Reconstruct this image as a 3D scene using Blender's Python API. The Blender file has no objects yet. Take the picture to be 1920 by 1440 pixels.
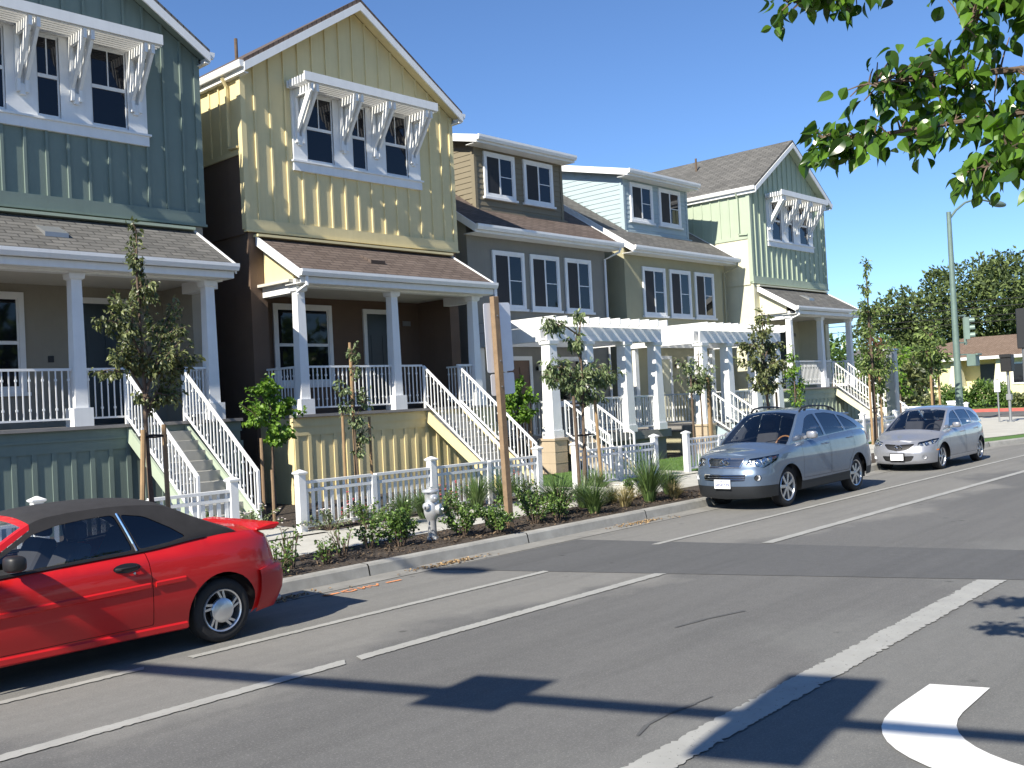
import bpy, bmesh, math, random
from mathutils import Vector, Matrix
from mathutils.geometry import delaunay_2d_cdt
R = math.radians
rnd = random.Random(7)
S = bpy.context.scene
COL = S.collection

# ------------------------------------------------------------------ camera, sky, sun, exposure
CAMH = 2.12
cam = bpy.data.cameras.new('camera'); camo = bpy.data.objects.new('camera', cam); COL.objects.link(camo)
cam.sensor_width = 36.0; cam.lens = 36.0 * 1883.13 / 1920.0
cam.clip_start = 0.05; cam.clip_end = 3000
_yaw, _pit, _rol = .82224, .0167, -.0502
_f = Vector((math.sin(_yaw) * math.cos(_pit), math.cos(_yaw) * math.cos(_pit), math.sin(_pit)))
_r0 = Vector((math.cos(_yaw), -math.sin(_yaw), 0)); _u0 = _r0.cross(_f)
_r = _r0 * math.cos(_rol) + _u0 * math.sin(_rol); _u = -_r0 * math.sin(_rol) + _u0 * math.cos(_rol)
camo.matrix_world = Matrix(((_r.x, _u.x, -_f.x, 0), (_r.y, _u.y, -_f.y, 0), (_r.z, _u.z, -_f.z, CAMH), (0, 0, 0, 1)))
S.camera = camo

SUN = Vector((-1.0, -0.158, 0.83)).normalized()
world = bpy.data.worlds.new('World'); S.world = world; world.use_nodes = True
wn = world.node_tree.nodes; wl = world.node_tree.links
sky = wn.new('ShaderNodeTexSky'); sky.sky_type = 'NISHITA'; sky.sun_disc = False
sky.sun_elevation = math.asin(SUN.z); sky.sun_rotation = math.atan2(SUN.x, SUN.y)
sky.air_density = 0.8; sky.dust_density = 0.0; sky.ozone_density = 8.0; sky.altitude = 0
bgn = wn['Background']; bgn.inputs['Strength'].default_value = 0.09
wl.new(sky.outputs[0], bgn.inputs['Color'])
sl = bpy.data.lights.new('sun', 'SUN'); so = bpy.data.objects.new('sun', sl); COL.objects.link(so)
sl.energy = 4.6; sl.angle = R(0.53); sl.color = (1.0, 0.93, 0.80)
so.rotation_euler = SUN.to_track_quat('Z', 'Y').to_euler()
S.view_settings.view_transform = 'Standard'; S.view_settings.look = 'None'
S.view_settings.exposure = 1.0; S.view_settings.gamma = 1.0

# ------------------------------------------------------------------ helpers
def tag(o, label=None, cat=None, group=None, kind=None):
    if label: o['label'] = label
    if cat: o['category'] = cat
    if group: o['group'] = group
    if kind: o['kind'] = kind
    return o

def thing(name, label, cat, loc=(0, 0, 0), rz=0, group=None):
    o = bpy.data.objects.new(name, None); COL.objects.link(o)
    o.empty_display_size = .2; o.location = loc; o.rotation_euler = (0, 0, rz)
    return tag(o, label, cat, group)

class MB:
    """collects faces and links them as ONE mesh object"""
    def __init__(s): s.v = []; s.f = []; s.m = []; s.c = None
    def add(s, vs, fs, mi=0):
        b = len(s.v); s.v += [tuple(v) for v in vs]
        s.f += [tuple(i + b for i in f) for f in fs]; s.m += [mi] * len(fs); return s
    def box(s, x0, x1, y0, y1, z0, z1, mi=0):
        return s.add([(x0, y0, z0), (x1, y0, z0), (x1, y1, z0), (x0, y1, z0), (x0, y0, z1), (x1, y0, z1), (x1, y1, z1), (x0, y1, z1)],
              [(0, 3, 2, 1), (4, 5, 6, 7), (0, 1, 5, 4), (1, 2, 6, 5), (2, 3, 7, 6), (3, 0, 4, 7)], mi)
    def taper(s, cx, cy, z0, z1, a0, a1, mi=0):
        vs = [(cx + sx * a, cy + sy * a, z) for z, a in ((z0, a0 / 2), (z1, a1 / 2)) for sx, sy in ((-1, -1), (1, -1), (1, 1), (-1, 1))]
        return s.add(vs, [(0, 3, 2, 1), (4, 5, 6, 7), (0, 1, 5, 4), (1, 2, 6, 5), (2, 3, 7, 6), (3, 0, 4, 7)], mi)
    def prism(s, poly, a, b, axis='y', mi=0):
        """poly in the two other axes (x,z) / (y,z) / (x,y), extruded from a to b"""
        def P(p, t):
            if axis == 'y': return (p[0], t, p[1])
            if axis == 'x': return (t, p[0], p[1])
            return (p[0], p[1], t)
        n = len(poly)
        vs = [P(p, a) for p in poly] + [P(p, b) for p in poly]
        fs = [tuple(range(n)), tuple(range(2 * n - 1, n - 1, -1))] + [(i, i + n, (i + 1) % n + n, (i + 1) % n) for i in range(n)]
        return s.add(vs, fs, mi)
    def beam(s, p0, p1, w, h, mi=0, up=(0, 0, 1)):
        p0 = Vector(p0); p1 = Vector(p1); d = (p1 - p0).normalized()
        a = d.cross(Vector(up))
        if a.length < 1e-4: a = d.cross(Vector((0, 1, 0)))
        a.normalize(); b = a.cross(d)
        vs = [p + a * (sx * w / 2) + b * (sy * h / 2) for p in (p0, p1) for sx, sy in ((-1, -1), (1, -1), (1, 1), (-1, 1))]
        return s.add(vs, [(0, 3, 2, 1), (4, 5, 6, 7), (0, 1, 5, 4), (1, 2, 6, 5), (2, 3, 7, 6), (3, 0, 4, 7)], mi)
    def tube(s, pts, rad, n=8, mi=0, cap=True):
        pts = [Vector(p) for p in pts]; k = len(pts)
        if not isinstance(rad, (list, tuple)): rad = [rad] * k
        ref = None; vs = []
        for i, p in enumerate(pts):
            d = (pts[min(i + 1, k - 1)] - pts[max(i - 1, 0)]).normalized()
            if ref is None: ref = d.orthogonal().normalized()
            a = (ref - d * ref.dot(d)).normalized(); ref = a; b = d.cross(a)
            for j in range(n):
                t = 2 * math.pi * j / n
                vs.append(p + (a * math.cos(t) + b * math.sin(t)) * rad[i])
        fs = [(i * n + j, i * n + (j + 1) % n, (i + 1) * n + (j + 1) % n, (i + 1) * n + j) for i in range(k - 1) for j in range(n)]
        if cap: fs += [tuple(range(n - 1, -1, -1)), tuple(range((k - 1) * n, k * n))]
        return s.add(vs, fs, mi)
    def lathe(s, prof, n=24, origin=(0, 0, 0), axis='z', mi=0):
        """prof: (radius, height) pairs"""
        vs = []; o = Vector(origin)
        for r, h in prof:
            for j in range(n):
                t = 2 * math.pi * j / n; c, q = r * math.cos(t), r * math.sin(t)
                vs.append(o + Vector((c, q, h) if axis == 'z' else (c, h, q) if axis == 'y' else (h, c, q)))
        k = len(prof)
        return s.add(vs, [(i * n + j, i * n + (j + 1) % n, (i + 1) * n + (j + 1) % n, (i + 1) * n + j) for i in range(k - 1) for j in range(n)], mi)
    def build(s, name, mats, parent=None, smooth=False, bevel=0, normals=None, loc=None, fix=True):
        me = bpy.data.meshes.new(name); me.from_pydata(s.v, [], s.f)
        if not isinstance(mats, (list, tuple)): mats = [mats]
        for m in mats: me.materials.append(m)
        if len(mats) > 1: me.polygons.foreach_set('material_index', s.m)
        if fix and not normals:
            bm = bmesh.new(); bm.from_mesh(me)
            bmesh.ops.recalc_face_normals(bm, faces=bm.faces)
            if bevel: bmesh.ops.bevel(bm, geom=[e for e in bm.edges], offset=bevel, segments=1, affect='EDGES', clamp_overlap=True)
            bm.to_mesh(me); bm.free()
        if s.c:
            at = me.attributes.new('tint', 'FLOAT', 'POINT'); at.data.foreach_set('value', s.c)
        if smooth:
            me.polygons.foreach_set('use_smooth', [True] * len(me.polygons))
            if not normals: me.set_sharp_from_angle(angle=R(40))
        if normals: me.normals_split_custom_set_from_vertices(normals)
        o = bpy.data.objects.new(name, me); COL.objects.link(o)
        if parent: o.parent = parent
        if loc: o.location = loc
        return o

def struct(mb, name, mats, label=None, kind='structure', **k):
    o = mb.build(name, mats, **k); tag(o, label or name.replace('_', ' '), name.replace('_', ' '), kind=kind); return o

# ------------------------------------------------------------------ materials
def new_mat(name):
    m = bpy.data.materials.new(name); m.use_nodes = True
    return m, m.node_tree.nodes, m.node_tree.links, m.node_tree.nodes['Principled BSDF']
def mix_col(n, l, fac, a, b, mode='MIX'):
    x = n.new('ShaderNodeMix'); x.data_type = 'RGBA'; x.blend_type = mode
    for sock, val in ((x.inputs[0], fac), (x.inputs[6], a), (x.inputs[7], b)):
        if hasattr(val, 'links') or hasattr(val, 'is_linked'): l.new(val, sock)
        else: sock.default_value = val if not isinstance(val, tuple) else (*val, 1)[:4]
    return x.outputs[2]
def noise(n, l, vec, scale, detail=4, rough=.6, ramp=None, stretch=None):
    if stretch:
        mp = n.new('ShaderNodeMapping'); mp.inputs['Scale'].default_value = stretch; l.new(vec, mp.inputs[0]); vec = mp.outputs[0]
    t = n.new('ShaderNodeTexNoise'); t.inputs['Scale'].default_value = scale; t.inputs['Detail'].default_value = detail
    t.inputs['Roughness'].default_value = rough; l.new(vec, t.inputs['Vector'])
    o = t.outputs['Fac']
    if ramp:
        r = n.new('ShaderNodeMapRange'); r.inputs[1].default_value, r.inputs[2].default_value = ramp; l.new(o, r.inputs[0]); o = r.outputs[0]
    return o
def objco(n):
    return n.new('ShaderNodeTexCoord').outputs['Object']
def bump(n, l, p, h, strength, dist=.01):
    b = n.new('ShaderNodeBump'); b.inputs['Strength'].default_value = strength; b.inputs['Distance'].default_value = dist
    l.new(h, b.inputs['Height']); l.new(b.outputs[0], p.inputs['Normal'])
def mat(name, base, rough=.55, metal=0, var=.12, scale=4, bmp=0, bscale=60, coat=0, spec=.5, warm=None):
    m, n, l, p = new_mat(name); co = objco(n)
    f = noise(n, l, co, scale, 5, .65, (.3, .7))
    b2 = tuple(c * (1 - var) for c in base) if not warm else warm
    cc = mix_col(n, l, f, b2, tuple(min(1, c * (1 + var * .6)) for c in base))
    if 'siding' in name or 'stucco' in name or 'white_paint' in name:
        st_ = noise(n, l, co, 1.0, 5, .65, (.48, .8), (7, 7, .45)); ml = n.new('ShaderNodeMath'); ml.operation = 'MULTIPLY'; ml.inputs[1].default_value = .22; l.new(st_, ml.inputs[0]); cc = mix_col(n, l, ml.outputs[0], cc, tuple(c * .62 for c in base))
    l.new(cc, p.inputs['Base Color'])
    p.inputs['Roughness'].default_value = rough; p.inputs['Metallic'].default_value = metal
    p.inputs['Coat Weight'].default_value = coat; p.inputs['Coat Roughness'].default_value = .04
    p.inputs['Specular IOR Level'].default_value = spec
    if bmp: bump(n, l, p, noise(n, l, co, bscale, 3), bmp)
    return m
def mat_leaf(name, dark, light, rough=.45, trans=.25, spec=.5):
    m, n, l, p = new_mat(name)
    a = n.new('ShaderNodeAttribute'); a.attribute_name = 'tint'
    c = mix_col(n, l, a.outputs['Fac'], dark, light)
    l.new(c, p.inputs['Base Color']); p.inputs['Roughness'].default_value = rough; p.inputs['Specular IOR Level'].default_value = spec
    t = n.new('ShaderNodeBsdfTranslucent'); l.new(mix_col(n, l, 1.0, c, (1.0, 1.15, .45), 'MULTIPLY'), t.inputs[0])
    mx = n.new('ShaderNodeMixShader'); mx.inputs[0].default_value = trans
    l.new(p.outputs[0], mx.inputs[1]); l.new(t.outputs[0], mx.inputs[2]); l.new(mx.outputs[0], n['Material Output'].inputs[0])
    return m
def mat_shingle(name, c1, c2, axis):
    """asphalt shingles; courses run along the given axis"""
    m, n, l, p = new_mat(name); co = objco(n)
    mp = n.new('ShaderNodeMapping'); l.new(co, mp.inputs[0])
    if axis == 'y': mp.inputs['Rotation'].default_value = (0, 0, R(90))
    bt = n.new('ShaderNodeTexBrick'); l.new(mp.outputs[0], bt.inputs['Vector'])
    bt.inputs['Scale'].default_value = 1; bt.inputs['Brick Width'].default_value = .34; bt.inputs['Row Height'].default_value = .135
    bt.inputs['Mortar Size'].default_value = .016; bt.inputs['Mortar Smooth'].default_value = .4; bt.inputs['Bias'].default_value = -.1
    bt.inputs['Color1'].default_value = (*c1, 1); bt.inputs['Color2'].default_value = (*c2, 1)
    bt.inputs['Mortar'].default_value = (*[c * .3 for c in c1], 1)
    g = noise(n, l, co, 45, 3, .7, (.3, .7)); g2 = noise(n, l, co, 1.3, 4, .6, (.3, .7))
    c = mix_col(n, l, .22, bt.outputs['Color'], mix_col(n, l, g, tuple(x * .6 for x in c1), tuple(x * 1.4 for x in c2)))
    c = mix_col(n, l, .18, c, mix_col(n, l, g2, tuple(x * .7 for x in c1), tuple(x * 1.2 for x in c2)))
    l.new(c, p.inputs['Base Color']); p.inputs['Roughness'].default_value = .9; p.inputs['Specular IOR Level'].default_value = .25
    inv = n.new('ShaderNodeMath'); inv.operation = 'SUBTRACT'; inv.inputs[0].default_value = 1; l.new(bt.outputs['Fac'], inv.inputs[1])
    bump(n, l, p, inv.outputs[0], .7, .012)
    return m
def mat_glass(name, tint=(.02, .025, .035), clear=.35, rough=.01, refl=.09):
    m, n, l, p = new_mat(name)
    n.remove(p); t = n.new('ShaderNodeBsdfTransparent'); t.inputs[0].default_value = (clear, clear * 1.03, clear * 1.05, 1)
    g = n.new('ShaderNodeBsdfGlossy'); g.inputs['Roughness'].default_value = rough; g.inputs[0].default_value = (.9, .95, 1, 1)
    fr = n.new('ShaderNodeFresnel'); fr.inputs[0].default_value = 1.5
    ad = n.new('ShaderNodeMath'); ad.operation = 'ADD'; ad.inputs[1].default_value = refl - .04; l.new(fr.outputs[0], ad.inputs[0])
    mx = n.new('ShaderNodeMixShader'); l.new(ad.outputs[0], mx.inputs[0]); l.new(t.outputs[0], mx.inputs[1]); l.new(g.outputs[0], mx.inputs[2])
    l.new(mx.outputs[0], n['Material Output'].inputs[0]); return m
def mat_pane(name, base=(.006, .007, .012)):
    m, n, l, p = new_mat(name); co = objco(n)
    p.inputs['Base Color'].default_value = (*base, 1); p.inputs['Roughness'].default_value = .03; p.inputs['Specular IOR Level'].default_value = .42
    bump(n, l, p, noise(n, l, co, 1.1, 2), .06, .03); return m

M = {}
M['white'] = mat('white_paint', (.74, .75, .75), .5, var=.05, scale=2.5)
M['whitev'] = mat('white_vinyl', (.72, .73, .73), .4, var=.06, scale=8)
M['teal'] = mat('blue_green_siding', (.165, .215, .19), .75, var=.06, scale=1.5)
M['yellow'] = mat('yellow_siding', (.66, .565, .315), .75, var=.06, scale=1.5)
M['sage'] = mat('sage_siding', (.36, .425, .325), .75, var=.06, scale=1.5)
M['taupe'] = mat('taupe_stucco', (.27, .25, .205), .9, var=.07, scale=2, bmp=.35, bscale=90)
M['brown'] = mat('brown_stucco', (.125, .083, .058), .9, var=.08, scale=2, bmp=.35, bscale=90)
M['cream'] = mat('cream_stucco', (.62, .60, .45), .9, var=.06, scale=2, bmp=.3, bscale=90)
M['gbrown'] = mat('grey_brown_stucco', (.215, .207, .18), .9, var=.06, scale=2, bmp=.35, bscale=90)
M['olive'] = mat('olive_stucco', (.34, .32, .21), .9, var=.06, scale=2, bmp=.35, bscale=90)
M['dbrown'] = mat('dark_brown_lap', (.19, .165, .115), .8, var=.06, scale=2)
M['blue'] = mat('pale_blue_lap', (.34, .42, .45), .8, var=.05, scale=2)
M['tan'] = mat('tan_stucco', (.42, .345, .25), .9, var=.06, scale=2, bmp=.3, bscale=90)
M['sh_gx'] = mat_shingle('grey_shingles', (.085, .084, .08), (.165, .16, .15), 'x'); M['sh_gy'] = mat_shingle('grey_shingles_gable', (.085, .084, .08), (.15, .146, .138), 'y')
M['sh_bx'] = mat_shingle('brown_shingles', (.085, .064, .055), (.15, .118, .102), 'x'); M['sh_by'] = mat_shingle('brown_shingles_gable', (.085, .064, .055), (.14, .11, .095), 'y')
M['pane'] = mat_pane('dark_window_pane'); M['screen'] = mat('insect_screen', (.014, .015, .019), .7, var=.15, scale=3); M['door'] = mat('dark_door_paint', (.02, .03, .035), .35); M['doorb'] = mat('brown_door_paint', (.12, .06, .035), .4)
M['deck'] = mat('grey_deck_boards', (.22, .21, .2), .8, var=.1); M['step'] = mat('concrete_step', (.33, .325, .3), .9, var=.1, bmp=.2)
M['metal'] = mat('dull_metal', (.35, .36, .37), .45, .7, var=.08); M['black'] = mat('black_plastic', (.012, .012, .013), .5, var=.2)
M['soffit'] = mat('soffit_paint', (.55, .53, .47), .8, var=.04)
M['lamp'] = mat('lamp_glass', (.75, .72, .6), .2)
M['galv'] = mat('grey_green_pole_paint', (.15, .215, .19), .5, .2, var=.15, scale=3); M['alum'] = mat('aluminium_sheet', (.80, .81, .84), .45, .1, var=.06, scale=3)
M['wood'] = mat('weathered_post_wood', (.235, .16, .095), .85, var=.25, scale=6, bmp=.3, bscale=25); M['stake'] = mat('stake_wood', (.30, .20, .105), .85, var=.25, scale=6)
M['bark'] = mat('bark', (.12, .085, .06), .95, var=.3, scale=10, bmp=.5, bscale=30); M['rubber'] = mat('black_rubber', (.014, .014, .014), .8, var=.2)
M['silver'] = mat('silver_hydrant_paint', (.55, .56, .57), .35, .55, var=.1, scale=10, bmp=.15, bscale=50)
M['yellow_st'] = mat('pale_yellow_stucco', (.72, .66, .38), .9, var=.06); M['bungroof'] = mat_shingle('tan_shingles', (.15, .105, .075), (.22, .16, .12), 'x')
M['redcurb'] = mat('red_kerb_paint', (.42, .11, .09), .7, var=.15)

# ------------------------------------------------------------------ ground, road, kerb, markings
def mat_asphalt(name, c0, c1, dark=1.0):
    m, n, l, p = new_mat(name); co = objco(n)
    big = noise(n, l, co, .35, 5, .6, (.35, .65)); sp = noise(n, l, co, 130, 2, .9, (.25, .75)); med = noise(n, l, co, 9, 6, .75, (.3, .7))
    track = noise(n, l, co, 1.0, 4, .6, (.45, .72), (.12, 2.4, 1))
    c = mix_col(n, l, big, c0, c1)
    c = mix_col(n, l, .6, c, mix_col(n, l, sp, tuple(x * .5 for x in c0), tuple(x * 1.55 for x in c1)))
    c = mix_col(n, l, .25, c, mix_col(n, l, med, tuple(x * .65 for x in c0), tuple(x * 1.2 for x in c1)))
    mul = n.new('ShaderNodeMath'); mul.operation = 'MULTIPLY'; mul.inputs[1].default_value = .35; l.new(track, mul.inputs[0])
    c = mix_col(n, l, mul.outputs[0], c, tuple(x * .62 for x in c0))
    vo = n.new('ShaderNodeTexVoronoi'); vo.inputs['Scale'].default_value = 1.35; l.new(co, vo.inputs['Vector']); vo.inputs['Randomness'].default_value = 1
    sp2 = n.new('ShaderNodeMapRange'); sp2.inputs[1].default_value = .03; sp2.inputs[2].default_value = .075; sp2.inputs[3].default_value = .7; sp2.inputs[4].default_value = 0
    l.new(vo.outputs['Distance'], sp2.inputs[0]); c = mix_col(n, l, sp2.outputs[0], c, tuple(x * .4 for x in c0))
    if name == 'asphalt':
        sx = n.new('ShaderNodeSeparateXYZ'); l.new(co, sx.inputs[0]); ad_ = n.new('ShaderNodeMath'); ad_.operation = 'MULTIPLY_ADD'; ad_.inputs[1].default_value = 1.6; l.new(big, ad_.inputs[0]); l.new(sx.outputs[1], ad_.inputs[2])
        for lo_, hi_, k_ in ((7.4, 8.0, (1.5, 1.48, 1.42)), (5.0, 4.2, (1.22, 1.23, 1.21))):
            mr = n.new('ShaderNodeMapRange'); mr.inputs[1].default_value = min(lo_, hi_); mr.inputs[2].default_value = max(lo_, hi_); l.new(ad_.outputs[0], mr.inputs[0])
            if lo_ > hi_: mr.inputs[3].default_value = 1; mr.inputs[4].default_value = 0
            c = mix_col(n, l, mr.outputs[0], c, mix_col(n, l, 1.0, c, k_, 'MULTIPLY'))
        agg = noise(n, l, co, 55, 2, .8, (.52, .72)); am_ = n.new('ShaderNodeMath'); am_.operation = 'MULTIPLY'; am_.inputs[1].default_value = .38; l.new(agg, am_.inputs[0]); c = mix_col(n, l, am_.outputs[0], c, (.30, .295, .28))
        pt_ = noise(n, l, co, 75, 2, .8, (.55, .75)); pm_ = n.new('ShaderNodeMath'); pm_.operation = 'MULTIPLY'; pm_.inputs[1].default_value = .45; l.new(pt_, pm_.inputs[0]); c = mix_col(n, l, pm_.outputs[0], c, (.045, .045, .047))
    l.new(c, p.inputs['Base Color']); p.inputs['Roughness'].default_value = .88; p.inputs['Specular IOR Level'].default_value = .3
    bump(n, l, p, sp, .35, .006); return m
M['asphalt'] = mat_asphalt('asphalt', (.098, .099, .099), (.132, .131, .128))
M['patch'] = mat_asphalt('asphalt_patch', (.082, .084, .086), (.105, .106, .108)); M['asphfar'] = mat_asphalt('asphalt_side_street', (.10, .10, .097), (.14, .136, .13))
M['conc'] = mat('concrete', (.43, .42, .385), .9, var=.14, scale=2.2, bmp=.25, bscale=70); M['concw'] = mat('pale_concrete', (.42, .41, .37), .9, var=.14, scale=1.4, bmp=.2, bscale=70)
M['pan'] = mat('gutter_concrete', (.215, .21, .195), .9, var=.25, scale=2.5, bmp=.25, bscale=60)
M['kerb'] = mat('kerb_concrete', (.30, .295, .275), .9, var=.25, scale=3, bmp=.25, bscale=60)
M['soil'] = mat('bark_mulch', (.055, .042, .032), 1, var=.6, scale=28, bmp=1, bscale=70); M['lawn'] = mat('lawn_green', (.07, .15, .025), .9, var=.3, scale=9, bmp=.5, bscale=160)
M['dirt'] = mat('dry_earth', (.17, .14, .09), 1, var=.3, scale=3)
def mat_paint(name, base, wear):
    m, n, l, p = new_mat(name); co = objco(n)
    w1 = noise(n, l, co, 26, 6, .8, (wear - .06, wear + .06)); w2 = noise(n, l, co, 3, 4, .6, (.3, .7))
    p.inputs['Roughness'].default_value = .7
    l.new(mix_col(n, l, w2, tuple(c * .82 for c in base), base), p.inputs['Base Color'])
    t = n.new('ShaderNodeBsdfTransparent'); mx = n.new('ShaderNodeMixShader')
    l.new(w1, mx.inputs[0]); l.new(t.outputs[0], mx.inputs[1]); l.new(p.outputs[0], mx.inputs[2]); l.new(mx.outputs[0], n['Material Output'].inputs[0]); return m
M['mark'] = mat_paint('worn_white_marking', (.34, .34, .32), .345); M['marknew'] = mat_paint('fresh_white_marking', (.74, .74, .72), .2)
M['orange'] = mat_paint('orange_spray_paint', (.85, .33, .13), .42)

g = MB(); g.add([(-400, -400, -.02), (600, -400, -.02), (600, 600, -.02), (-400, 600, -.02)], [(0, 1, 2, 3)]); struct(g, 'ground', M['dirt'])
g = MB(); g.add([(-60, .9, 0), (64, .9, 0), (64, 10.5, 0), (-60, 10.5, 0)], [(0, 1, 2, 3)]); struct(g, 'road', M['asphalt'])
g = MB(); g.box(-60, 30, -2.5, .9, -.1, .14); struct(g, 'median', M['dirt'])
# kerb line (x, y of the kerb face) with a corner bulging out past the last car
KL = [(-40, 10.06), (5, 10.06), (18, 10.06), (23, 10.16), (29, 10.34), (32, 10.2), (34.5, 9.7), (37, 9.1), (41, 8.6), (47, 9.2), (51, 11.5), (53, 15), (53.5, 22), (53.5, 60)]
def strip(mb, line, d0, d1, z0, z1=None, mi=0):
    """flat strip between two offsets of a polyline, measured to its left"""
    z1 = z0 if z1 is None else z1; L = []
    for i, p in enumerate(line):
        a = Vector(line[max(i - 1, 0)]); b = Vector(line[min(i + 1, len(line) - 1)]); d = (b - a).normalized(); nn = Vector((-d.y, d.x))
        q = Vector(p); L.append((q + nn * d0, q + nn * d1))
    vs = [(q[0].x, q[0].y, z0) for q in L] + [(q[1].x, q[1].y, z1) for q in L]; k = len(L)
    mb.add(vs, [(i, i + 1, i + 1 + k, i + k) for i in range(k - 1)], mi)
def dens(line, step=1.0):
    out = []
    for a, b in zip(line, line[1:]):
        a = Vector(a); b = Vector(b); k = max(1, int((b - a).length / step))
        out += [tuple(a.lerp(b, i / k)) for i in range(k)]
    return out + [line[-1]]
KLd = dens(KL)
g = MB(); strip(g, KLd, -.42, -.02, .006, .004); struct(g, 'gutter_pan', M['pan'])
# kerb in sections with open joints
for k in range(0, 1):
    g = MB(); i = 0
    while i < len(KLd) - 3:
        seg = KLd[i:i + 4]; a = Vector(seg[0]); b = Vector(seg[1]); seg = [tuple(a.lerp(b, .02))] + list(seg[1:])
        strip(g, seg, -.02, .012, -.02, .125); strip(g, seg, .012, .035, .125, .15); strip(g, seg, .035, .17, .15, .15); i += 3
    struct(g, 'kerb', M['kerb'])
g = MB(); strip(g, KLd, .17, 1.55, .142); struct(g, 'planting_strip_soil', M['soil'])
g = MB(); strip(g, [p for p in KLd if p[0] > 31 and p[0] < 49], .171, 1.1, .147); struct(g, 'corner_grass', M['lawn'])
g = MB()
strip(g, [p for p in KLd if p[0] < 29.5], 1.55, 3.42, .15)
g.add([(29.0, 11.8, .15), (32, 11.45, .15), (36, 10.6, .15), (41, 9.75, .15), (46.5, 10.3, .15), (50, 12.2, .15), (51.8, 15.2, .15), (52.2, 22, .15), (52.2, 40, .15), (47, 40, .15), (45, 20, .15), (42, 16.5, .15), (38, 14.6, .15), (29, 13.8, .15)], [tuple(range(14))])
struct(g, 'sidewalk', M['concw'])
# control joints in the pavement as thin grooves
g = MB()
for i in range(-8, 20):
    x = i * 1.52 + .4; g.box(x, x + .014, 11.62, 13.46, .1505, .1515)
struct(g, 'sidewalk_joints', M['kerb'])
g = MB(); g.add([(-40, 13.4, .148), (44, 13.4, .148), (44, 40, .148), (-40, 40, .148)], [(0, 1, 2, 3)]); struct(g, 'yard_soil', M['soil'])
g = MB(); g.add([(15.6, 13.62, .16), (27.3, 13.62, .16), (27.3, 16.9, .19), (15.6, 16.9, .19)], [(0, 1, 2, 3)]); g.add([(27.3, 13.62, .16), (34, 13.62, .16), (34, 16.9, .19), (27.3, 16.9, .19)], [(0, 1, 2, 3)])
struct(g, 'lawn', M['lawn'])
g = MB()
for x0, x1 in ((8.45, 9.5), (15.95, 16.5), (20.15, 20.75), (27.55, 28.15)): g.add([(x0 - .3, 13.3, .171), (x1 + .3, 13.3, .171), (x1 + .3, 15.7, .196), (x0 - .3, 15.7, .196)], [(0, 1, 2, 3)])
struct(g, 'entry_walk', M['concw'])
g = MB(); g.add([(53.4, -60, .004), (64, -60, .004), (64, 90, .004), (53.4, 90, .004)], [(0, 1, 2, 3)]); struct(g, 'cross_street', M['asphfar'])
g = MB(); g.box(64, 64.2, 4, 90, -.02, .2); struct(g, 'red_kerb', M['redcurb'])
g = MB(); g.add([(64.2, 4, .16), (66, 4, .17), (66, 90, .17), (64.2, 90, .16)], [(0, 1, 2, 3)]); g.add([(66, 4, .17), (72, 4, .55), (72, 90, .55), (66, 90, .17)], [(0, 1, 2, 3)]); g.add([(72, 4, .55), (200, 4, .8), (200, 90, .8), (72, 90, .55)], [(0, 1, 2, 3)])
struct(g, 'far_yard', M['lawn'])
# repaved trench running at a slant across the road
g = MB(); g.add([(11.6, 2.2, .004), (13.5, 2.2, .004), (11.6, 9.6, .004), (8.75, 9.6, .004)], [(0, 1, 2, 3)]); struct(g, 'repaved_trench', M['patch'])
def marking(poly, m=M['mark'], z=.008, name='lane_line', rag=.006):
    g = MB()
    if rag and len(poly) == 4:      # broken edges where the paint has chipped
        a_, b_, c_, d_ = [Vector(p) for p in poly]; n_ = int(min(420, max(8, (b_ - a_).length / .03))); dn = (d_ - a_).normalized()
        lo_ = [a_.lerp(b_, i / n_) - dn * abs(rnd.gauss(0, rag)) * (-1 if rnd.random() < .6 else .5) for i in range(n_ + 1)]; hi_ = [d_.lerp(c_, i / n_) + dn * abs(rnd.gauss(0, rag)) * (-1 if rnd.random() < .6 else .5) for i in range(n_ + 1)]
        g.add([(p.x, p.y, z) for p in lo_ + hi_], [(i, i + 1, i + n_ + 2, i + n_ + 1) for i in range(n_)])
    else: g.add([(x, y, z) for x, y in poly], [tuple(range(len(poly)))])
    return struct(g, name, m)
def tx(y): return 8.75 + (9.6 - y) * (2.85 / 7.4), 11.6 + (9.6 - y) * (1.9 / 7.4)
a, b = tx(6.86)
marking([(-10, 6.79), (5.12, 6.79), (5.2, 6.93), (-10, 6.93)]); marking([(5.28, 6.79), (a, 6.79), (a - .05, 6.93), (5.33, 6.93)])
marking([(b + .1, 6.82), (62, 6.82), (62, 6.97), (b + .05, 6.97)])
a, b = tx(8.2)
marking([(-10, 8.17), (4.05, 8.17), (4.1, 8.27), (-10, 8.27)]); marking([(4.5, 8.16), (a, 8.16), (a, 8.26), (4.5, 8.26)]); marking([(b - .3, 8.19), (62, 8.19), (62, 8.29), (b - .35, 8.29)])
a, b = tx(3.55)
marking([(3.0, 3.245), (a, 3.43), (a - .1, 3.69), (3.0, 3.49)], rag=.011); marking([(-6, 3.0), (2.98, 3.244), (2.98, 3.488), (-6, 3.27)], rag=.01)
# turn arrow: stem and bend
def quad_curve(p, q, r, k=8): return [((1 - t) ** 2 * p[0] + 2 * t * (1 - t) * q[0] + t * t * r[0], (1 - t) ** 2 * p[1] + 2 * t * (1 - t) * q[1] + t * t * r[1]) for t in [i / k for i in range(k + 1)]]
arr = [(7.17, 2.37), (7.05, 2.73)] + quad_curve((6.5, 2.72), (5.42, 2.72), (5.40, 1.5), 12) + [(5.4, .95), (5.75, .95)] + quad_curve((5.76, 1.4), (5.80, 2.28), (6.55, 2.34), 10)
marking(arr, M['marknew'], .008, 'turn_arrow_marking')
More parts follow.
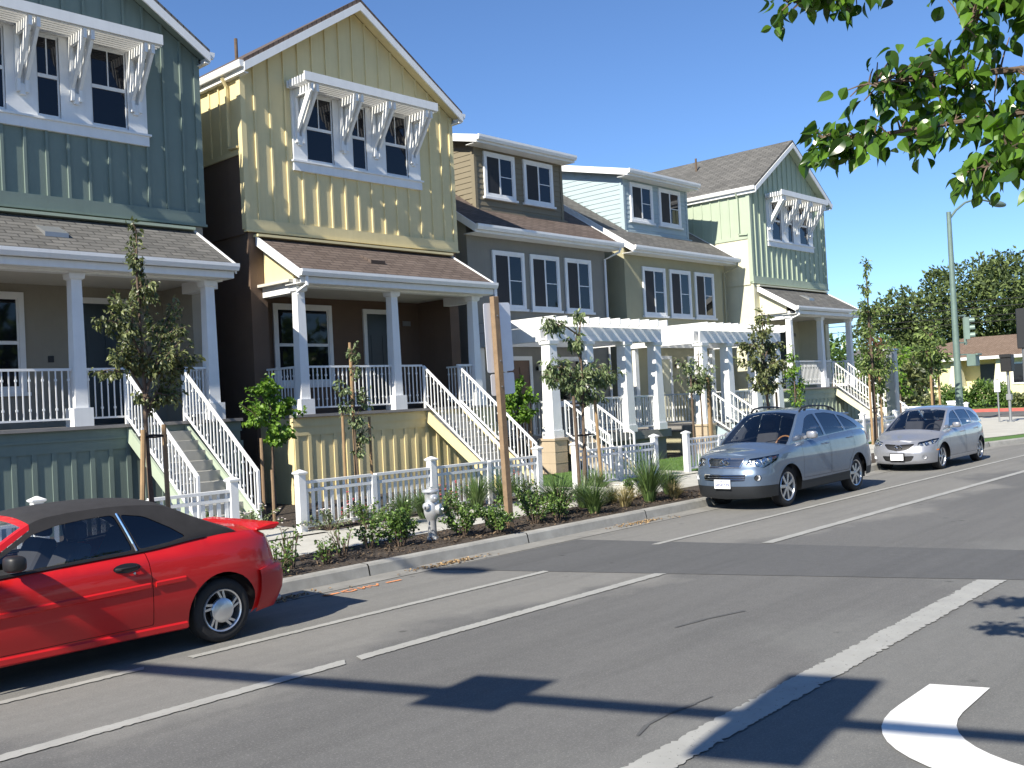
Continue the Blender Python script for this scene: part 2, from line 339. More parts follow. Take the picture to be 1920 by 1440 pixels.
# orange utility paint on the road
g = MB()
def stroke(pts, w=.03):
    for p, q in zip(pts, pts[1:]):
        p = Vector((*p, .009)); q = Vector((*q, .009)); d = (q - p).normalized(); nn = Vector((-d.y, d.x, 0)) * w / 2
        g.add([p - nn, q - nn + d * .01, q + nn + d * .01, p + nn], [(0, 1, 2, 3)])
OX, OY = 6.86, 9.42
def og(px, py): return (OX + px * .0098, OY + py * .0098)
stroke([og(0, 6), og(22, 5)], .05); stroke([og(0, 6), og(9, 10)], .04); stroke([og(0, 6), og(9, 1)], .04)
stroke([og(40, 10), og(30, 9), og(28, 4), og(34, -2), og(44, 0), og(47, 6), og(44, 11)]); stroke([og(54, 10), og(54, -1), og(64, 9), og(64, -2)]); stroke([og(70, 9), og(76, -1), og(84, 9)])
stroke([og(94, 4), og(116, 3)], .045)
struct(g, 'orange_utility_marking', M['orange'])
# tar sealed cracks / skid marks
g = MB()
def crack(pts, w):
    for p, q in zip(pts, pts[1:]):
        p = Vector((*p, .0055)); q = Vector((*q, .0055)); d = (q - p).normalized(); nn = Vector((-d.y, d.x, 0)) * w / 2
        g.add([p - nn * .6, q - nn, q + nn, p + nn * .6], [(0, 1, 2, 3)])
crack([(5.05, 3.78), (5.25, 3.85), (5.5, 3.87), (5.8, 3.84)], .035); crack([(5.8, 3.84), (6.0, 3.83)], .02)
crack([(7.6, 5.2), (8.0, 5.15), (8.5, 5.02)], .05)
struct(g, 'sealed_cracks', M['patch'])

# ------------------------------------------------------------------ houses
def window(par, x0, x1, z0, z1, y, style='slider', fw=.09, sill=True, pr=.05, frame=M['white']):
    """frame set on a wall whose face is at y (looking towards -y); pane as a sub-part"""
    f = MB(); d = y - pr
    f.box(x0 - fw, x1 + fw, d, y + .01, z1, z1 + fw); f.box(x0 - fw, x0, d, y + .01, z0, z1); f.box(x1, x1 + fw, d, y + .01, z0, z1)
    f.box(x0 - fw, x1 + fw, d, y + .01, z0 - fw * .8, z0)
    if sill: f.box(x0 - fw - .06, x1 + fw + .06, d - .04, y + .012, z0 - fw * .8 - .07, z0 - fw * .8)
    i = .035
    for a, b, c, e in ((x0, x0 + i, z0, z1), (x1 - i, x1, z0, z1), (x0 + i, x1 - i, z1 - i, z1), (x0 + i, x1 - i, z0, z0 + i)): f.box(a, b, d + .02, y + .008, c, e)
    xm = (x0 + x1) / 2; zm = (z0 + z1) / 2
    if style == 'slider':
        f.box(xm - .03, xm + .03, d + .012, y + .008, z0 + i, z1 - i); f.box(xm + .03, x1 - i, d + .025, y + .006, zm - .012, zm + .012)
    elif style == 'hung':
        f.box(x0 + i, x1 - i, d + .01, y + .008, zm - .035, zm + .035); f.box(xm - .012, xm + .012, d + .02, y + .006, zm + .035, z1 - i)
    elif style == 'grid':
        for k in (1, 2): f.box(x0 + i, x1 - i, d + .022, y + .006, z0 + (z1 - z0) * k / 3 - .02, z0 + (z1 - z0) * k / 3 + .02)
        f.box(xm - .02, xm + .02, d + .02, y + .004, z0 + i, z1 - i)
    w = f.build('window', frame, par)
    if style == 'slider':
        sc_ = MB(); sc_.box(x0 + i, xm - .03, d + .022, y + .005, z0 + i, z1 - i); sc_.build('screen', M['screen'], w)
    p = MB(); p.box(x0 + i * .9, x1 - i * .9, d + .032, y + .004, z0 + i * .9, z1 - i * .9); p.build('pane', M['pane'], w)
    return w

def battens(mb, a0, a1, top, z0, y, step=.405, w=.05, p=.03, axis='x', mi=0, off=0):
    """vertical strips; top may be a function of the position"""
    a = a0 + off
    while a < a1 - .02:
        z1 = top(a + w / 2) if callable(top) else top
        if axis == 'x': mb.box(a, a + w, y - p, y + .005, z0, z1, mi)
        else: mb.box(y - p, y + .005, a, a + w, z0, z1, mi)
        a += step

def baluster_run(mb, p0, p1, z0, z1, n, twist=False, t=.02):
    """balusters between two rails; p0, p1 are (x, y) ends; z0, z1 (bottom, top) pairs at each end"""
    for k in range(n):
        f = (k + .5) / n; x = p0[0] + (p1[0] - p0[0]) * f; y = p0[1] + (p1[1] - p0[1]) * f
        a = z0[0] + (z0[1] - z0[0]) * f; b = z1[0] + (z1[1] - z1[0]) * f
        mb.box(x - t / 2, x + t / 2, y - t / 2, y + t / 2, a, b)
        if k % 2 == 0:
            q = t * .95
            mb.box(x - q, x + q, y - q, y + q, b - .19, b - .15); mb.box(x - q, x + q, y - q, y + q, a + .15, a + .19)

def stairs(par, x0, x1, ytop, ybot, ztop, zbot, m_side, rails=(0, 1), nb=15, sw=.28):
    n = max(3, round((ztop - zbot) / .185)); st = MB(); run = (ytop - ybot) / n; rise = (ztop - zbot) / n
    for k in range(n):
        y1 = ytop - run * k; z1 = ztop - rise * (k + 1)
        st.box(x0 + .05, x1 - .05, y1 - run - .02, y1, z1 - .05, z1); st.box(x0 + .05, x1 - .05, y1 - .02, y1, z1, z1 + rise - .05)
    s = st.build('steps', M['step'], par)
    for xa in (x0, x1 - .05):
        sg = MB(); sg.prism([(ytop, ztop - .02), (ytop, ztop - .02 - sw), (ybot - .02, zbot - sw + .12), (ybot - .05, zbot - .02), (ybot - .05, zbot + .06)], xa, xa + .05, 'x'); sg.build('stringer', m_side, s)
    for side in rails:
        x = x0 + .025 if side == 0 else x1 - .025; r = MB()
        ya, yb = ytop, ybot; za, zb = ztop + .05, zbot + .05
        r.beam((x, ya, za + .95), (x, yb, zb + .87), .05, .045); r.beam((x, ya, za + .10), (x, yb, zb + .10), .035, .035)
        r.box(x - .024, x + .024, ya - .024, ya + .024, za - .05, za + .97); r.box(x - .024, x + .024, yb - .03, yb + .018, zbot, zb + .885)
        baluster_run(r, (x, ya - .05), (x, yb + .05), (za + .10, zb + .11), (za + .93, zb + .86), nb)
        r.build('stair_railing', M['white'], par)
    return s

def column(par, x, y, z0, z1, w0, w1, base=.12, name='porch_column', m=M['white'], bh=.33):
    c = MB(); c.box(x - base / 2 - w0 / 2, x + base / 2 + w0 / 2, y - base / 2 - w0 / 2, y + base / 2 + w0 / 2, z0, z0 + bh)
    c.taper(x, y, z0 + bh, z1 - .12, w0, w1); c.taper(x, y, z1 - .12, z1 - .09, w1, w1 + .08); c.taper(x, y, z1 - .09, z1, w1 + .08, w1 + .1)
    return c.build(name, m, par)

def gutter(mb, x0, x1, y, z, h=.13, d=.12, mi=0):
    mb.prism([(y, z), (y - d, z), (y - d, z - h * .45), (y - d * .72, z - h), (y, z - h)], x0, x1, 'x', mi)

def gable_house(x0, label, m_up, m_low, m_fr, sh_x, sh_y, W=6.4, left_sun=True):
    root = thing('townhouse', label, 'house', (x0, 19.15, 0), 0, 'townhouses in the row'); D = 10.0
    k = W / 6.4
    # ---- lower storey with the porch recess
    w = MB(); B = 1.25
    w.box(.03, .45, 0, B, .1, 6.12); w.box(W - .35, W - .03, 0, B, .1, 6.12); w.box(.03, W - .03, B, D, .1, 6.12); w.box(.45, W - .35, 0, .2, 4.97, 6.12)
    lw = w.build('lower_wall', m_low, root)
    c = MB(); c.box(.2, W - .2, -1.2, B, 4.9, 4.96); c.build('porch_ceiling', M['soffit'], root)
    # ---- upper storey
    ez, az = 9.78, 11.86; sl_ = (az - ez) / (W / 2)
    def top(x): return az - abs(x - W / 2) * sl_
    u = MB(); u.box(0, W, 0, D, 6.14, ez - .02); u.prism([(0, ez - .02), (W, ez - .02), (W / 2, az - .02)], 0, D, 'y')
    up = u.build('upper_wall', m_up, root)
    t = MB(); sk = lambda x: top(x) - .03
    xb_ = .31
    while xb_ < W - .12:
        if 1.30 * k - .12 < xb_ < 5.20 * k + .08: t.box(xb_, xb_ + .05, -.038, .005, 6.42, 7.665); t.box(xb_, xb_ + .05, -.038, .005, 9.6, sk(xb_ + .025))
        else: t.box(xb_, xb_ + .05, -.038, .005, 6.42, sk(xb_ + .025))
        xb_ += .405
    battens(t, .45, D - .1, ez - .05, 7.98, 0, axis='y')
    t.box(-.035, .09, -.035, .005, 6.2, ez - .04); t.box(W - .09, W + .035, -.035, .005, 6.2, ez - .04)
    t.box(-.035, .004, .005, .12, 6.2, ez - .04)
    t.box(-.03, W + .03, -.045, .004, 6.18, 6.42); t.box(-.05, W + .05, -.07, .002, 6.13, 6.18)
    t.box(-.045, .002, .12, D, 7.86, 7.98)
    t.build('batten', m_up, up)
    sw_ = MB(); sw_.box(-.012, .028, .12, D, 6.1, 7.86); sw_.build('side_wall', m_low, root)
    fl = MB(); fl.box(.16, W - .3, -.19, -.005, 6.02, 6.075); fl.build('flashing', M['white'] if not left_sun else m_fr, root)
    # ---- main roof
    r = MB(); ov, oe = .12, .34
    for s in (-1, 1):
        cx = W / 2; ex = cx + s * (W / 2 + ov); zb = az - (W / 2 + ov) * sl_
        poly = [(cx, az + .02), (ex, zb + .02), (ex, zb + .155), (cx, az + .185)]
        r.prism(poly, -oe - .02, D + .3, 'y')
    rf = r.build('roof', sh_y, root)
    f = MB()
    for s in (-1, 1):
        cx = W / 2; ex = cx + s * (W / 2 + ov - .005); zb = az - (W / 2 + ov) * sl_
        f.prism([(cx, az + .075), (ex, zb + .075), (ex, zb - .12), (cx, az - .12)], -oe - .045, -oe - .005, 'y')
    f.build('rake_board', M['white'], rf)
    so_ = MB()
    for s in (-1, 1):
        cx = W / 2; ex = cx + s * (W / 2 + ov - .02); zb = az - (W / 2 + ov - .02) * sl_
        so_.prism([(cx, az - .005), (ex, zb - .005), (ex, zb + .015), (cx, az + .015)], -oe, -.002, 'y')
    so_.build('soffit', m_up, rf)
    zb = az - (W / 2 + ov) * sl_
    for s, xx in ((-1, -ov), (1, W + ov)):
        gt = MB()
        P = [(xx, zb + .11), (xx + s * .11, zb + .11), (xx + s * .11, zb + .05), (xx + s * .08, zb - .03), (xx, zb - .03)]
        gt.prism(P if s > 0 else P[::-1], -oe - .02, D + .3, 'y')
        gt.box(min(xx, xx - s * .02), max(xx, xx - s * .02), -oe, D + .3, zb - .14, zb + .01)
        e = min(xx - s * .02, xx - s * (ov)); gt.box(e, e + ov - .02, -oe, D + .3, zb - .145, zb - .12)
        gt.build('gutter', M['white'], rf)
    v = MB(); v.tube([(W * .35, 3.6, 11.0), (W * .35, 3.6, 11.95)], .045); v.build('vent_pipe', M['bark'], rf)
    v = MB(); v.tube([(W * .12, 4.6, 9.9), (W * .12, 4.6, 10.75)], .04); v.build('vent_pipe', M['bark'], rf)
    # ---- downspout on the left wall
    d = MB(); d.beam((-.075, .45, 9.45), (-.075, .45, 8.06), .06, .05, up=(0, 1, 0)); d.beam((-ov - .06, .45, 9.62), (-.075, .45, 9.43), .06, .05); d.beam((-.075, .47, 8.05), (-.075, .10, 8.02), .06, .05)
    d.build('downspout', m_up, root)
    # ---- triple window band
    a0, a1 = 1.30 * k, 5.20 * k
    f = MB(); Y = -.05; zs, zt = 7.92, 9.50
    xs = [(1.68, 2.46), (3.02, 3.46), (4.06, 4.80)]; xs = [(p * k, q * k) for p, q in xs]
    edges = [a0] + [e for p in xs for e in p] + [a1]
    for i in range(0, 8, 2): f.box(edges[i], edges[i + 1], Y, .004, zs, zt)
    f.box(a0, a1, Y, .004, zt, zt + .1); f.box(a0, a1, Y, .003, zs - .02, zs); f.box(a0 - .06, a1 + .06, Y - .06, .003, zs - .06, zs - .02); f.box(a0 - .02, a1 + .02, Y - .02, .002, zs - .26, zs - .06)
    band = f.build('window_surround', M['white'], root)
    for p, q in xs: window(root, p, q, zs + .02, zt - .02, .0, 'hung', .02, False, .035)
    # ---- slatted awning on four brackets
    aw = MB(); b0, b1 = 1.16 * k, 5.22 * k
    for i in range(7):
        y = -.10 - i * .105; aw.box(b0, b1, y - .019, y + .019, 9.52, 9.685)
    aw.box(b0, b1, -.80, -.762, 9.54, 9.74)
    awn = aw.build('slatted_awning', M['white'], root)
    for xc in (1.46, 2.74, 3.74, 4.95):
        xc *= k; br = MB()
        for s in (-1, 1):
            x = xc + s * .075
            br.box(x - .032, x + .032, -.76, -.052, 9.34, 9.518)
            br.prism([(-.052, 8.40), (-.052, 8.58), (-.54, 9.34), (-.72, 9.34)], x - .03, x + .03, 'x')
            br.box(x - .033, x + .033, -.14, -.052, 8.30, 9.34)
        br.box(xc - .05, xc + .05, -.12, -.053, 8.25, 8.45)
        br.build('bracket', M['white'], awn)
    # ---- porch roof
    px0, px1 = .22, W - .28
    r = MB(); y0, z0, y1, z1 = -.02, 6.02, -1.60, 5.10
    r.prism([(y0, z0 + .0), (y1, z1 + .0), (y1, z1 - .12), (y0, z0 - .12)], px0, px1, 'x')
    pr = r.build('porch_roof', sh_x, root)
    g = MB(); gutter(g, px0 - .03, px1 + .03, y1 + .01, z1 + .02, .14, .13); g.box(px0 + .02, px1 - .02, y1 + .03, y1 + .055, z1 - .26, z1 - .125); g.box(px0 + .02, px1 - .02, y1 + .055, -1.0, z1 - .265, z1 - .25)
    g.build('gutter', M['white'], pr)
    for xa in (px0 - .035, px1 + .002):
        b = MB(); b.prism([(y0 - .02, z0 + .03), (y1 + .01, z1 + .035), (y1 + .01, z1 - .17), (y0 - .02, z0 - .19)], xa, xa + .033, 'x'); b.build('rake_board', M['white'], pr)
    b = MB(); b.box(px0 + .1, px1 - .1, -1.27, -1.03, 4.80, 4.965)
    for xa in (.33, W - .57): b.box(xa, xa + .22, -1.03, 0, 4.68, 4.968)
    for xa in (.39, W - .5): b.prism([(-1.1, 4.968), (-.01, 4.968), (-.01, 5.9), (-1.1, 5.26)], xa, xa + .1, 'x', 1)
    b.build('porch_beam', [M['white'], m_fr], root)
    v = MB(); sx = W * .42; zq = lambda y: z0 + (y - y0) * (z0 - z1) / (y0 - y1)
    ya, yb = -.55, -.95
    v.prism([(ya, zq(ya) + .03), (yb, zq(yb) + .09), (yb, zq(yb) + .005), (ya, zq(ya) + .005)], sx, sx + .42, 'x'); v.build('roof_vent', M['metal'] if sh_x is M['sh_gx'] else M['sh_bx'], pr)
    d = MB(); d.tube([(.36, y1 - .03, z1 - .1), (.36, y1 - .03, z1 - .3), (.34, -1.3, z1 - .42), (.34, -1.3, z1 - .48)], .04, 6); d.build('downspout', M['white'], root)
    # ---- porch floor, skirt, columns, railing
    f = MB(); f.box(.1, W - .1, -1.34, 1.25, 1.99, 2.05); f.build('porch_floor', M['deck'], root)
    sk = MB(); Ys = -1.22; sx0, sx1 = .12, W - .12
    sk.box(sx0, sx1, Ys, Ys + .06, .1, 1.985); sk.box(sx0, sx0 + .05, Ys + .06, 0, .1, 1.985); sk.box(sx1 - .05, sx1, Ys + .06, 0, .1, 1.985)
    sk.box(sx0 - .02, sx1 + .02, Ys - .03, Ys, 1.83, 1.985); sk.box(sx0 - .03, sx1 + .03, Ys - .045, Ys, 1.79, 1.83)
    sk.box(sx0, sx1, Ys - .022, Ys, 1.60, 1.79); battens(sk, sx0 + .02, sx1, 1.60, .12, Ys, .34, .085, .02)
    sk.build('porch_skirt', m_up, root)
    cy = -1.15; cols = [.46, 3.08 * k, 5.74 * k]
    for x in cols: column(root, x, cy, 2.05, 4.80, .235, .19)
    s0, s1 = 3.90 * k, 5.12 * k
    def run(p, q, n):
        rl = MB(); rl.beam((*p, 3.075), (*q, 3.075), .05, .045); rl.beam((*p, 2.19), (*q, 2.19), .04, .035); baluster_run(rl, p, q, (2.2, 2.2), (3.06, 3.06), n)
        rl.build('porch_railing', M['white'], root)
    run((cols[0] + .12, cy), (cols[1] - .12, cy), 21); run((cols[1] + .12, cy), (s0 + .02, cy), 6); run((s1 - .02, cy), (cols[2] - .12, cy), 4); run((cols[0] - .1, cy + .1), (cols[0] - .1, 0), 9); run((cols[2] + .1, cy + .1), (cols[2] + .1, 0), 9)
    stairs(root, s0, s1, cy - .06, -3.66, 2.05, .18, m_fr, nb=20)
    # ---- porch door, window, number plate, lamp
    yb = B
    window(root, 1.5 * k, 3.0 * k, 2.85, 4.62, yb, 'hung', .11, True)
    dx0, dx1 = 4.22 * k, 5.12 * k
    f = MB(); f.box(dx0 - .11, dx0, yb - .05, yb + .01, 2.05, 4.56); f.box(dx1, dx1 + .11, yb - .05, yb + .01, 2.05, 4.56); f.box(dx0 - .11, dx1 + .11, yb - .05, yb + .008, 4.56, 4.68)
    fr = f.build('door_frame', M['white'], root)
    dd = MB(); dd.box(dx0 + .003, dx1 - .003, yb - .03, yb + .006, 2.07, 4.555)
    for zz, zh in ((2.25, .7), (3.1, .9)): dd.box(dx0 + .12, dx0 + .4, yb - .04, yb - .028, zz, zz + zh); dd.box(dx0 + .5, dx1 - .12, yb - .04, yb - .028, zz, zz + zh)
    door = dd.build('door', M['door'], root); h = MB(); h.lathe([(0, -.03), (.03, -.02), (.03, .02), (.01, .03), (.01, .05)], 10, (dx0 + .07, yb - .075, 3.1), 'y'); h.build('handle', M['metal'], door)
    n_ = MB(); n_.box(dx1 + .35, dx1 + .62, yb - .02, yb + .004, 4.27, 4.40); n_.build('number_plate', M['metal'], root)
    n_ = MB(); n_.box(3.55 * k, 3.66 * k, yb - .02, yb + .004, 3.35, 3.48); n_.box(3.575 * k, 3.635 * k, yb - .026, yb - .019, 3.375, 3.455); n_.build('door_bell', M['black'], root)
    return root

def lap_wall(mb, x0, x1, z0, z1, y, exp=.17, axis='x', sgn=-1, clip=None, mi=0):
    """horizontal clapboards, each thicker at its lower edge"""
    z = z0
    while z < z1 - .01:
        zt = min(z + exp, z1); a0, a1 = x0, x1
        P = [(y, z), (y + sgn * .022, z), (y + sgn * .006, zt), (y, zt)]
        if clip:
            a0, a1 = clip(z, zt, x0, x1)
            if a1 - a0 < .05: z = zt; continue
        if axis == 'x': mb.prism(P, a0, a1, 'x', mi)
        else: mb.prism(P, a0, a1, 'y', mi)
        z = zt

def dormer_house(x0, label, m_wall, m_side, m_dorm, sh, W=6.35, dmx=(1.34, 5.42), brown=False):
    root = thing('townhouse', label, 'house', (x0, 20.0, 0), 0, 'townhouses in the row'); D = 10.0
    sl_ = .63; gy_, gz_ = -.5, 7.06; ry = 5.2; rz = gz_ + (ry - gy_) * sl_
    w = MB(); w.box(0, W, 0, D, .1, 7.25)
    for xa, xb in ((0, .12), (W - .12, W)): w.prism([(0, 7.25), (D, 7.25), (ry, rz - .12)], xa, xb, 'x')
    w.build('wall', m_wall, root)
    # main roof
    r = MB(); a, b = -.10, W + .26
    r.prism([(gy_, gz_), (ry, rz), (D + .4, rz - (D + .4 - ry) * sl_), (D + .4, rz - .13 - (D + .4 - ry) * sl_), (ry, rz - .13), (gy_, gz_ - .12)], a, b, 'x')
    rf = r.build('roof', sh, root)
    g = MB(); gutter(g, a - .03, b + .03, gy_ + .01, gz_ + .02, .15, .13); g.box(a, b, gy_ + .02, gy_ + .045, gz_ - .2, gz_ - .1); g.box(a, b, gy_ + .045, 0, gz_ - .2, gz_ - .185); g.build('gutter', M['white'], rf)
    for xa in (a - .035, b + .003):
        k = MB(); k.prism([(gy_ + .01, gz_ + .03), (ry, rz + .03), (ry, rz - .2), (gy_ + .01, gz_ - .2)], xa, xa + .032, 'x'); k.build('rake_board', M['white'], rf)
    # upper window row
    for p, q in ((1.08, 2.25), (2.72, 3.86), (4.34, 5.45)): window(root, p, q, 4.90, 6.40, 0, 'slider', .1)
    # dormer
    d0, d1 = dmx; dy = .9; dz0 = gz_ + (dy - gy_) * sl_ - .1; dz1 = 9.88; rs = .235
    dm = MB(); dm.prism([(dy, dz0 - .2), (dy, dz1), (6, dz1 + (6 - dy) * rs), (6, dz0 + (6 - dy) * sl_ - .3)], d0 + .03, d1 - .03, 'x')
    lap_wall(dm, d0 + .09, d1 - .09, dz0 + .02, dz1 - .02, dy, .165, 'x')
    def clip(z, zt, p, q): 
        hi = gy_ + (z + .02 - gz_) / sl_
        lo = dy if zt <= dz1 else dy + (zt - dz1) / rs
        return max(p, lo), min(q, hi)
    lap_wall(dm, dy + .08, 6, dz0 + .06, dz1 + 1.0, d0 + .03, .165, 'y', -1, clip); lap_wall(dm, dy + .08, 6, dz0 + .06, dz1 + 1.0, d1 - .03, .165, 'y', 1, clip)
    for xa, s in ((d0 - .005, 1), (d1 + .005, -1)):
        dm.box(min(xa, xa + s * .11), max(xa, xa + s * .11), dy - .035, dy + .003, dz0, dz1); dm.box(min(xa, xa + s * .035), max(xa, xa + s * .035), dy + .003, dy + .11, dz0 + .03, dz1)
    dm.box(d0, d1, dy - .03, dy, dz1 - .14, dz1 - .002)
    dmr = dm.build('dormer', m_dorm, root)
    f2 = MB(); f2.box(d0 - .02, d1 + .02, dy - .16, dy - .03, dz0 - .03, dz0 + .045); f2.build('flashing', m_dorm, dmr)
    rr = MB(); ey = .42; ez = dz1 - (dy - ey) * rs + .08; e0, e1 = d0 - .28, d1 + .1
    rr.prism([(ey, ez), (6.0, ez + (6.0 - ey) * rs), (6.0, ez + (6.0 - ey) * rs + .1), (ey, ez + .1)], e0, e1, 'x'); rr.build('dormer_roof', sh, dmr)
    for xa in (e0 - .035, e1 + .003):
        k = MB(); k.prism([(ey + .0, ez + .125), (6.0, ez + .125 + (6 - ey) * rs), (6.0, ez - .10 + (6 - ey) * rs), (ey, ez - .1)], xa, xa + .032, 'x'); k.build('rake_board', M['white'], dmr)
    k = MB(); gutter(k, e0 - .03, e1 + .03, ey + .0, ez + .12, .15, .12); k.box(e0, e1, ey, ey + .03, ez - .1, ez - .001); k.box(e0, e1, ey + .03, dy, ez - .1, ez - .085)
    k.build('dormer_gutter', M['white'], dmr)
    c0 = (d0 + d1) / 2
    for p, q in ((d0 + .5, d0 + 1.65), (d1 - 1.8, d1 - .62)): window(root, p, q, dz0 + .55, dz1 - .32, dy - .022, 'slider', .11, True)
    # downspout at the right corner
    d = MB(); d.tube([(W + .12, gy_ - .05, gz_ - .1), (W + .1, gy_ - .04, gz_ - .28), (W - .07, -.05, gz_ - .48), (W - .07, -.05, 1.2)], .04, 6)
    d.build('downspout', M['white'] if brown else m_wall, root)
    # entry door, lower window, lamp
    yb = 0; dx0, dx1 = (1.35, 2.35)
    f = MB(); f.box(dx0 - .12, dx0, yb - .05, .01, 1.08, 3.3); f.box(dx1, dx1 + .12, yb - .05, .01, 1.08, 3.3); f.box(dx0 - .12, dx1 + .12, yb - .05, .008, 3.3, 3.42); f.build('door_frame', M['white'], root)
    dd = MB(); dd.box(dx0 + .003, dx1 - .003, -.03, .006, 1.08, 3.297)
    for zz, zh in ((1.25, .75), (2.15, .95)): dd.box(dx0 + .12, dx0 + .44, -.042, -.029, zz, zz + zh); dd.box(dx0 + .56, dx1 - .12, -.042, -.029, zz, zz + zh)
    door = dd.build('door', M['doorb'] if brown else M['cream'], root); h = MB(); h.lathe([(0, -.03), (.03, -.02), (.03, .02), (.01, .03), (.01, .05)], 10, (dx1 - .08, -.08, 2.05), 'y'); h.build('handle', M['metal'], door)
    window(root, 3.6, 4.9, 2.0, 3.3, 0, 'grid', .1)
    l_ = MB(); l_.lathe([(.0, .2), (.07, .17), (.075, .14), (.02, .13)], 8, (dx1 + .38, -.12, 3.05)); l_.box(dx1 + .34, dx1 + .42, -.09, .003, 3.0, 3.12); lp = l_.build('wall_lamp', M['black'], root)
    l_ = MB(); l_.lathe([(.0, -.08), (.05, -.07), (.058, .12), (.0, .125)], 8, (dx1 + .38, -.12, 3.05)); l_.build('lamp_glass', M['lamp'], lp)
    # porch platform, stairs and railing in front of the entry
    f = MB(); f.box(.06, W - .75, -2.72, -.002, .86, 1.05); f.box(.56, W - .75, -2.76, -2.72, .82, 1.06); f.build('porch_floor', M['deck'], root)
    f = MB(); f.box(.1, W - .85, -2.62, -.01, .1, .86); f.build('porch_skirt', m_wall, root)
    stairs(root, .62, 1.72, -2.76, -4.2, 1.05, .18, M['tan'] if brown else M['blue'], nb=9, sw=.34)
    def run(p, q, n):
        rl = MB(); rl.beam((*p, 2.06), (*q, 2.06), .05, .045); rl.beam((*p, 1.17), (*q, 1.17), .04, .035); baluster_run(rl, p, q, (1.18, 1.18), (2.05, 2.05), n); rl.build('porch_railing', M['white'], root)
    run((2.0, -2.6), (3.45, -2.6), 13); run((3.7, -2.6), (5.05, -2.6), 12); run((5.2, -2.5), (5.2, -.05), 20); run((.2, -2.4), (.2, -.05), 20)
    return root

def pergola(x0, label):
    root = thing('pergola', label, 'pergola', (x0, 20.0, 0), 0, 'white pergolas over the entries')
    xs = (.27, 1.82, 3.58, 5.10); cy = -2.62
    for i, x in enumerate(xs):
        z0 = 1.05 if i else 1.08
        column(root, x, cy, z0, 3.66, .36, .29, .05, 'column', bh=.2)
    p = MB(); p.box(xs[0] - .25, xs[0] + .25, cy - .25, cy + .25, .1, 1.02); p.box(xs[0] - .28, xs[0] + .28, cy - .28, cy + .28, 1.02, 1.08)
    for z in (.42, .72): p.box(xs[0] - .256, xs[0] + .256, cy - .256, cy + .256, z, z + .02)
    p.build('plinth', M['tan'], root)
    for x in (.27, 5.10):
        c = MB(); c.box(x - .1, x + .1, -.12, -.003, 1.05, 3.66); c.build('wall_post', M['white'], root)
    b = MB(); b.box(xs[0] - .22, xs[3] + .22, cy - .14, cy - .09, 3.66, 4.05); b.box(xs[0] - .22, xs[3] + .22, cy + .09, cy + .14, 3.66, 4.05)
    b.box(xs[0] - .2, xs[3] + .2, cy - .09, cy + .09, 3.68, 3.72)
    for x in (xs[0] - .17, xs[3] + .12): b.box(x, x + .05, cy + .14, -.004, 3.66, 4.05)
    b.box(xs[0] + .1, xs[0] + .15, cy + .14, -.004, 3.67, 4.03); b.box(xs[0] - .12, xs[3] + .12, -.06, -.005, 3.70, 4.05)
    b.build('beam', M['white'], root)
    n = 12
    for i in range(n):
        x = xs[0] - .16 + i * (xs[3] - xs[0] + .32) / (n - 1); s = MB()
        s.prism([(cy - .42, 4.12), (cy - .42, 4.30), (-.02, 4.30), (-.02, 4.06), (cy - .34, 4.06)], x - .022, x + .022, 'x'); s.build('rafter', M['white'], root)
    return root

gable_house(4.85, 'blue-green board-and-batten townhouse with grey porch roof, cut by the left edge of the photo', M['teal'], M['taupe'], M['sage'], M['sh_gx'], M['sh_gy'])
gable_house(12.30, 'yellow board-and-batten townhouse with brown lower walls and brown porch roof', M['yellow'], M['brown'], M['yellow'], M['sh_bx'], M['sh_by'])
dormer_house(19.95, 'grey-brown stucco townhouse with dark brown dormer, beside the yellow house', M['gbrown'], M['gbrown'], M['dbrown'], M['sh_bx'], brown=True)
dormer_house(27.36, 'olive stucco townhouse with pale blue dormer and grey roof', M['olive'], M['olive'], M['blue'], M['sh_gx'])
gable_house(34.40, 'sage green townhouse with cream lower walls at the far end of the row', M['sage'], M['cream'], M['cream'], M['sh_gx'], M['sh_gy'], W=6.25)
pergola(19.95, 'white slatted pergola in front of the grey-brown townhouse, nearer of the two'); pergola(27.36, 'white slatted pergola in front of the olive townhouse, farther of the two')

# ------------------------------------------------------------------ picket fences
def fence(x0, x1, y, label, halfs, end=True, z=.16, mid=()):
    """halfs: x of the lower rail posts; mid: x of extra tall posts"""
    root = thing('picket_fence', label, 'fence', (x0, y, 0), 0, 'white picket fences along the sidewalk'); L = x1 - x0
    talls = [0] + [m - x0 for m in mid] + ([L] if end else [])
    for x in talls:
        p = MB(); a = .065; p.box(x - a, x + a, -a, a, z - .02, z + .93); po = p.build('post', M['whitev'], root)
        c = MB(); c.taper(x, 0, z + .93, z + .955, .135, .185); c.taper(x, 0, z + .955, z + .975, .185, .185); c.taper(x, 0, z + .975, z + 1.02, .18, .02); c.build('cap', M['whitev'], po)
    stops = sorted(talls + [h - x0 for h in halfs])
    if not end: stops.append(L)
    for h in halfs:
        p = MB(); p.box(h - x0 - .05, h - x0 + .05, -.05, .05, z - .02, z + .80); p.build('rail_post', M['whitev'], root)
    for a, b in zip(stops, stops[1:]):
        pn = MB(); a += .05; b -= .05
        pn.box(a, b, -.045, .045, z + .78, z + .825); pn.box(a, b, -.03, .03, z + .645, z + .695); pn.box(a, b, -.03, .03, z + .07, z + .12)
        n = max(2, int((b - a) / .125))
        for k in range(n):
            x = a + (k + .5) * (b - a) / n; pn.box(x - .029, x + .029, -.011, .011, z + .12, z + .645)
            pn.box(x - .018, x + .018, -.011, .011, z + .695, z + .78)
        pn.build('picket_panel', M['whitev'], root)
    return root
fence(2.3, 8.31, 13.66, 'white picket fence behind the red convertible, in front of the blue-green house', (3.8, 6.9), mid=(5.4,))
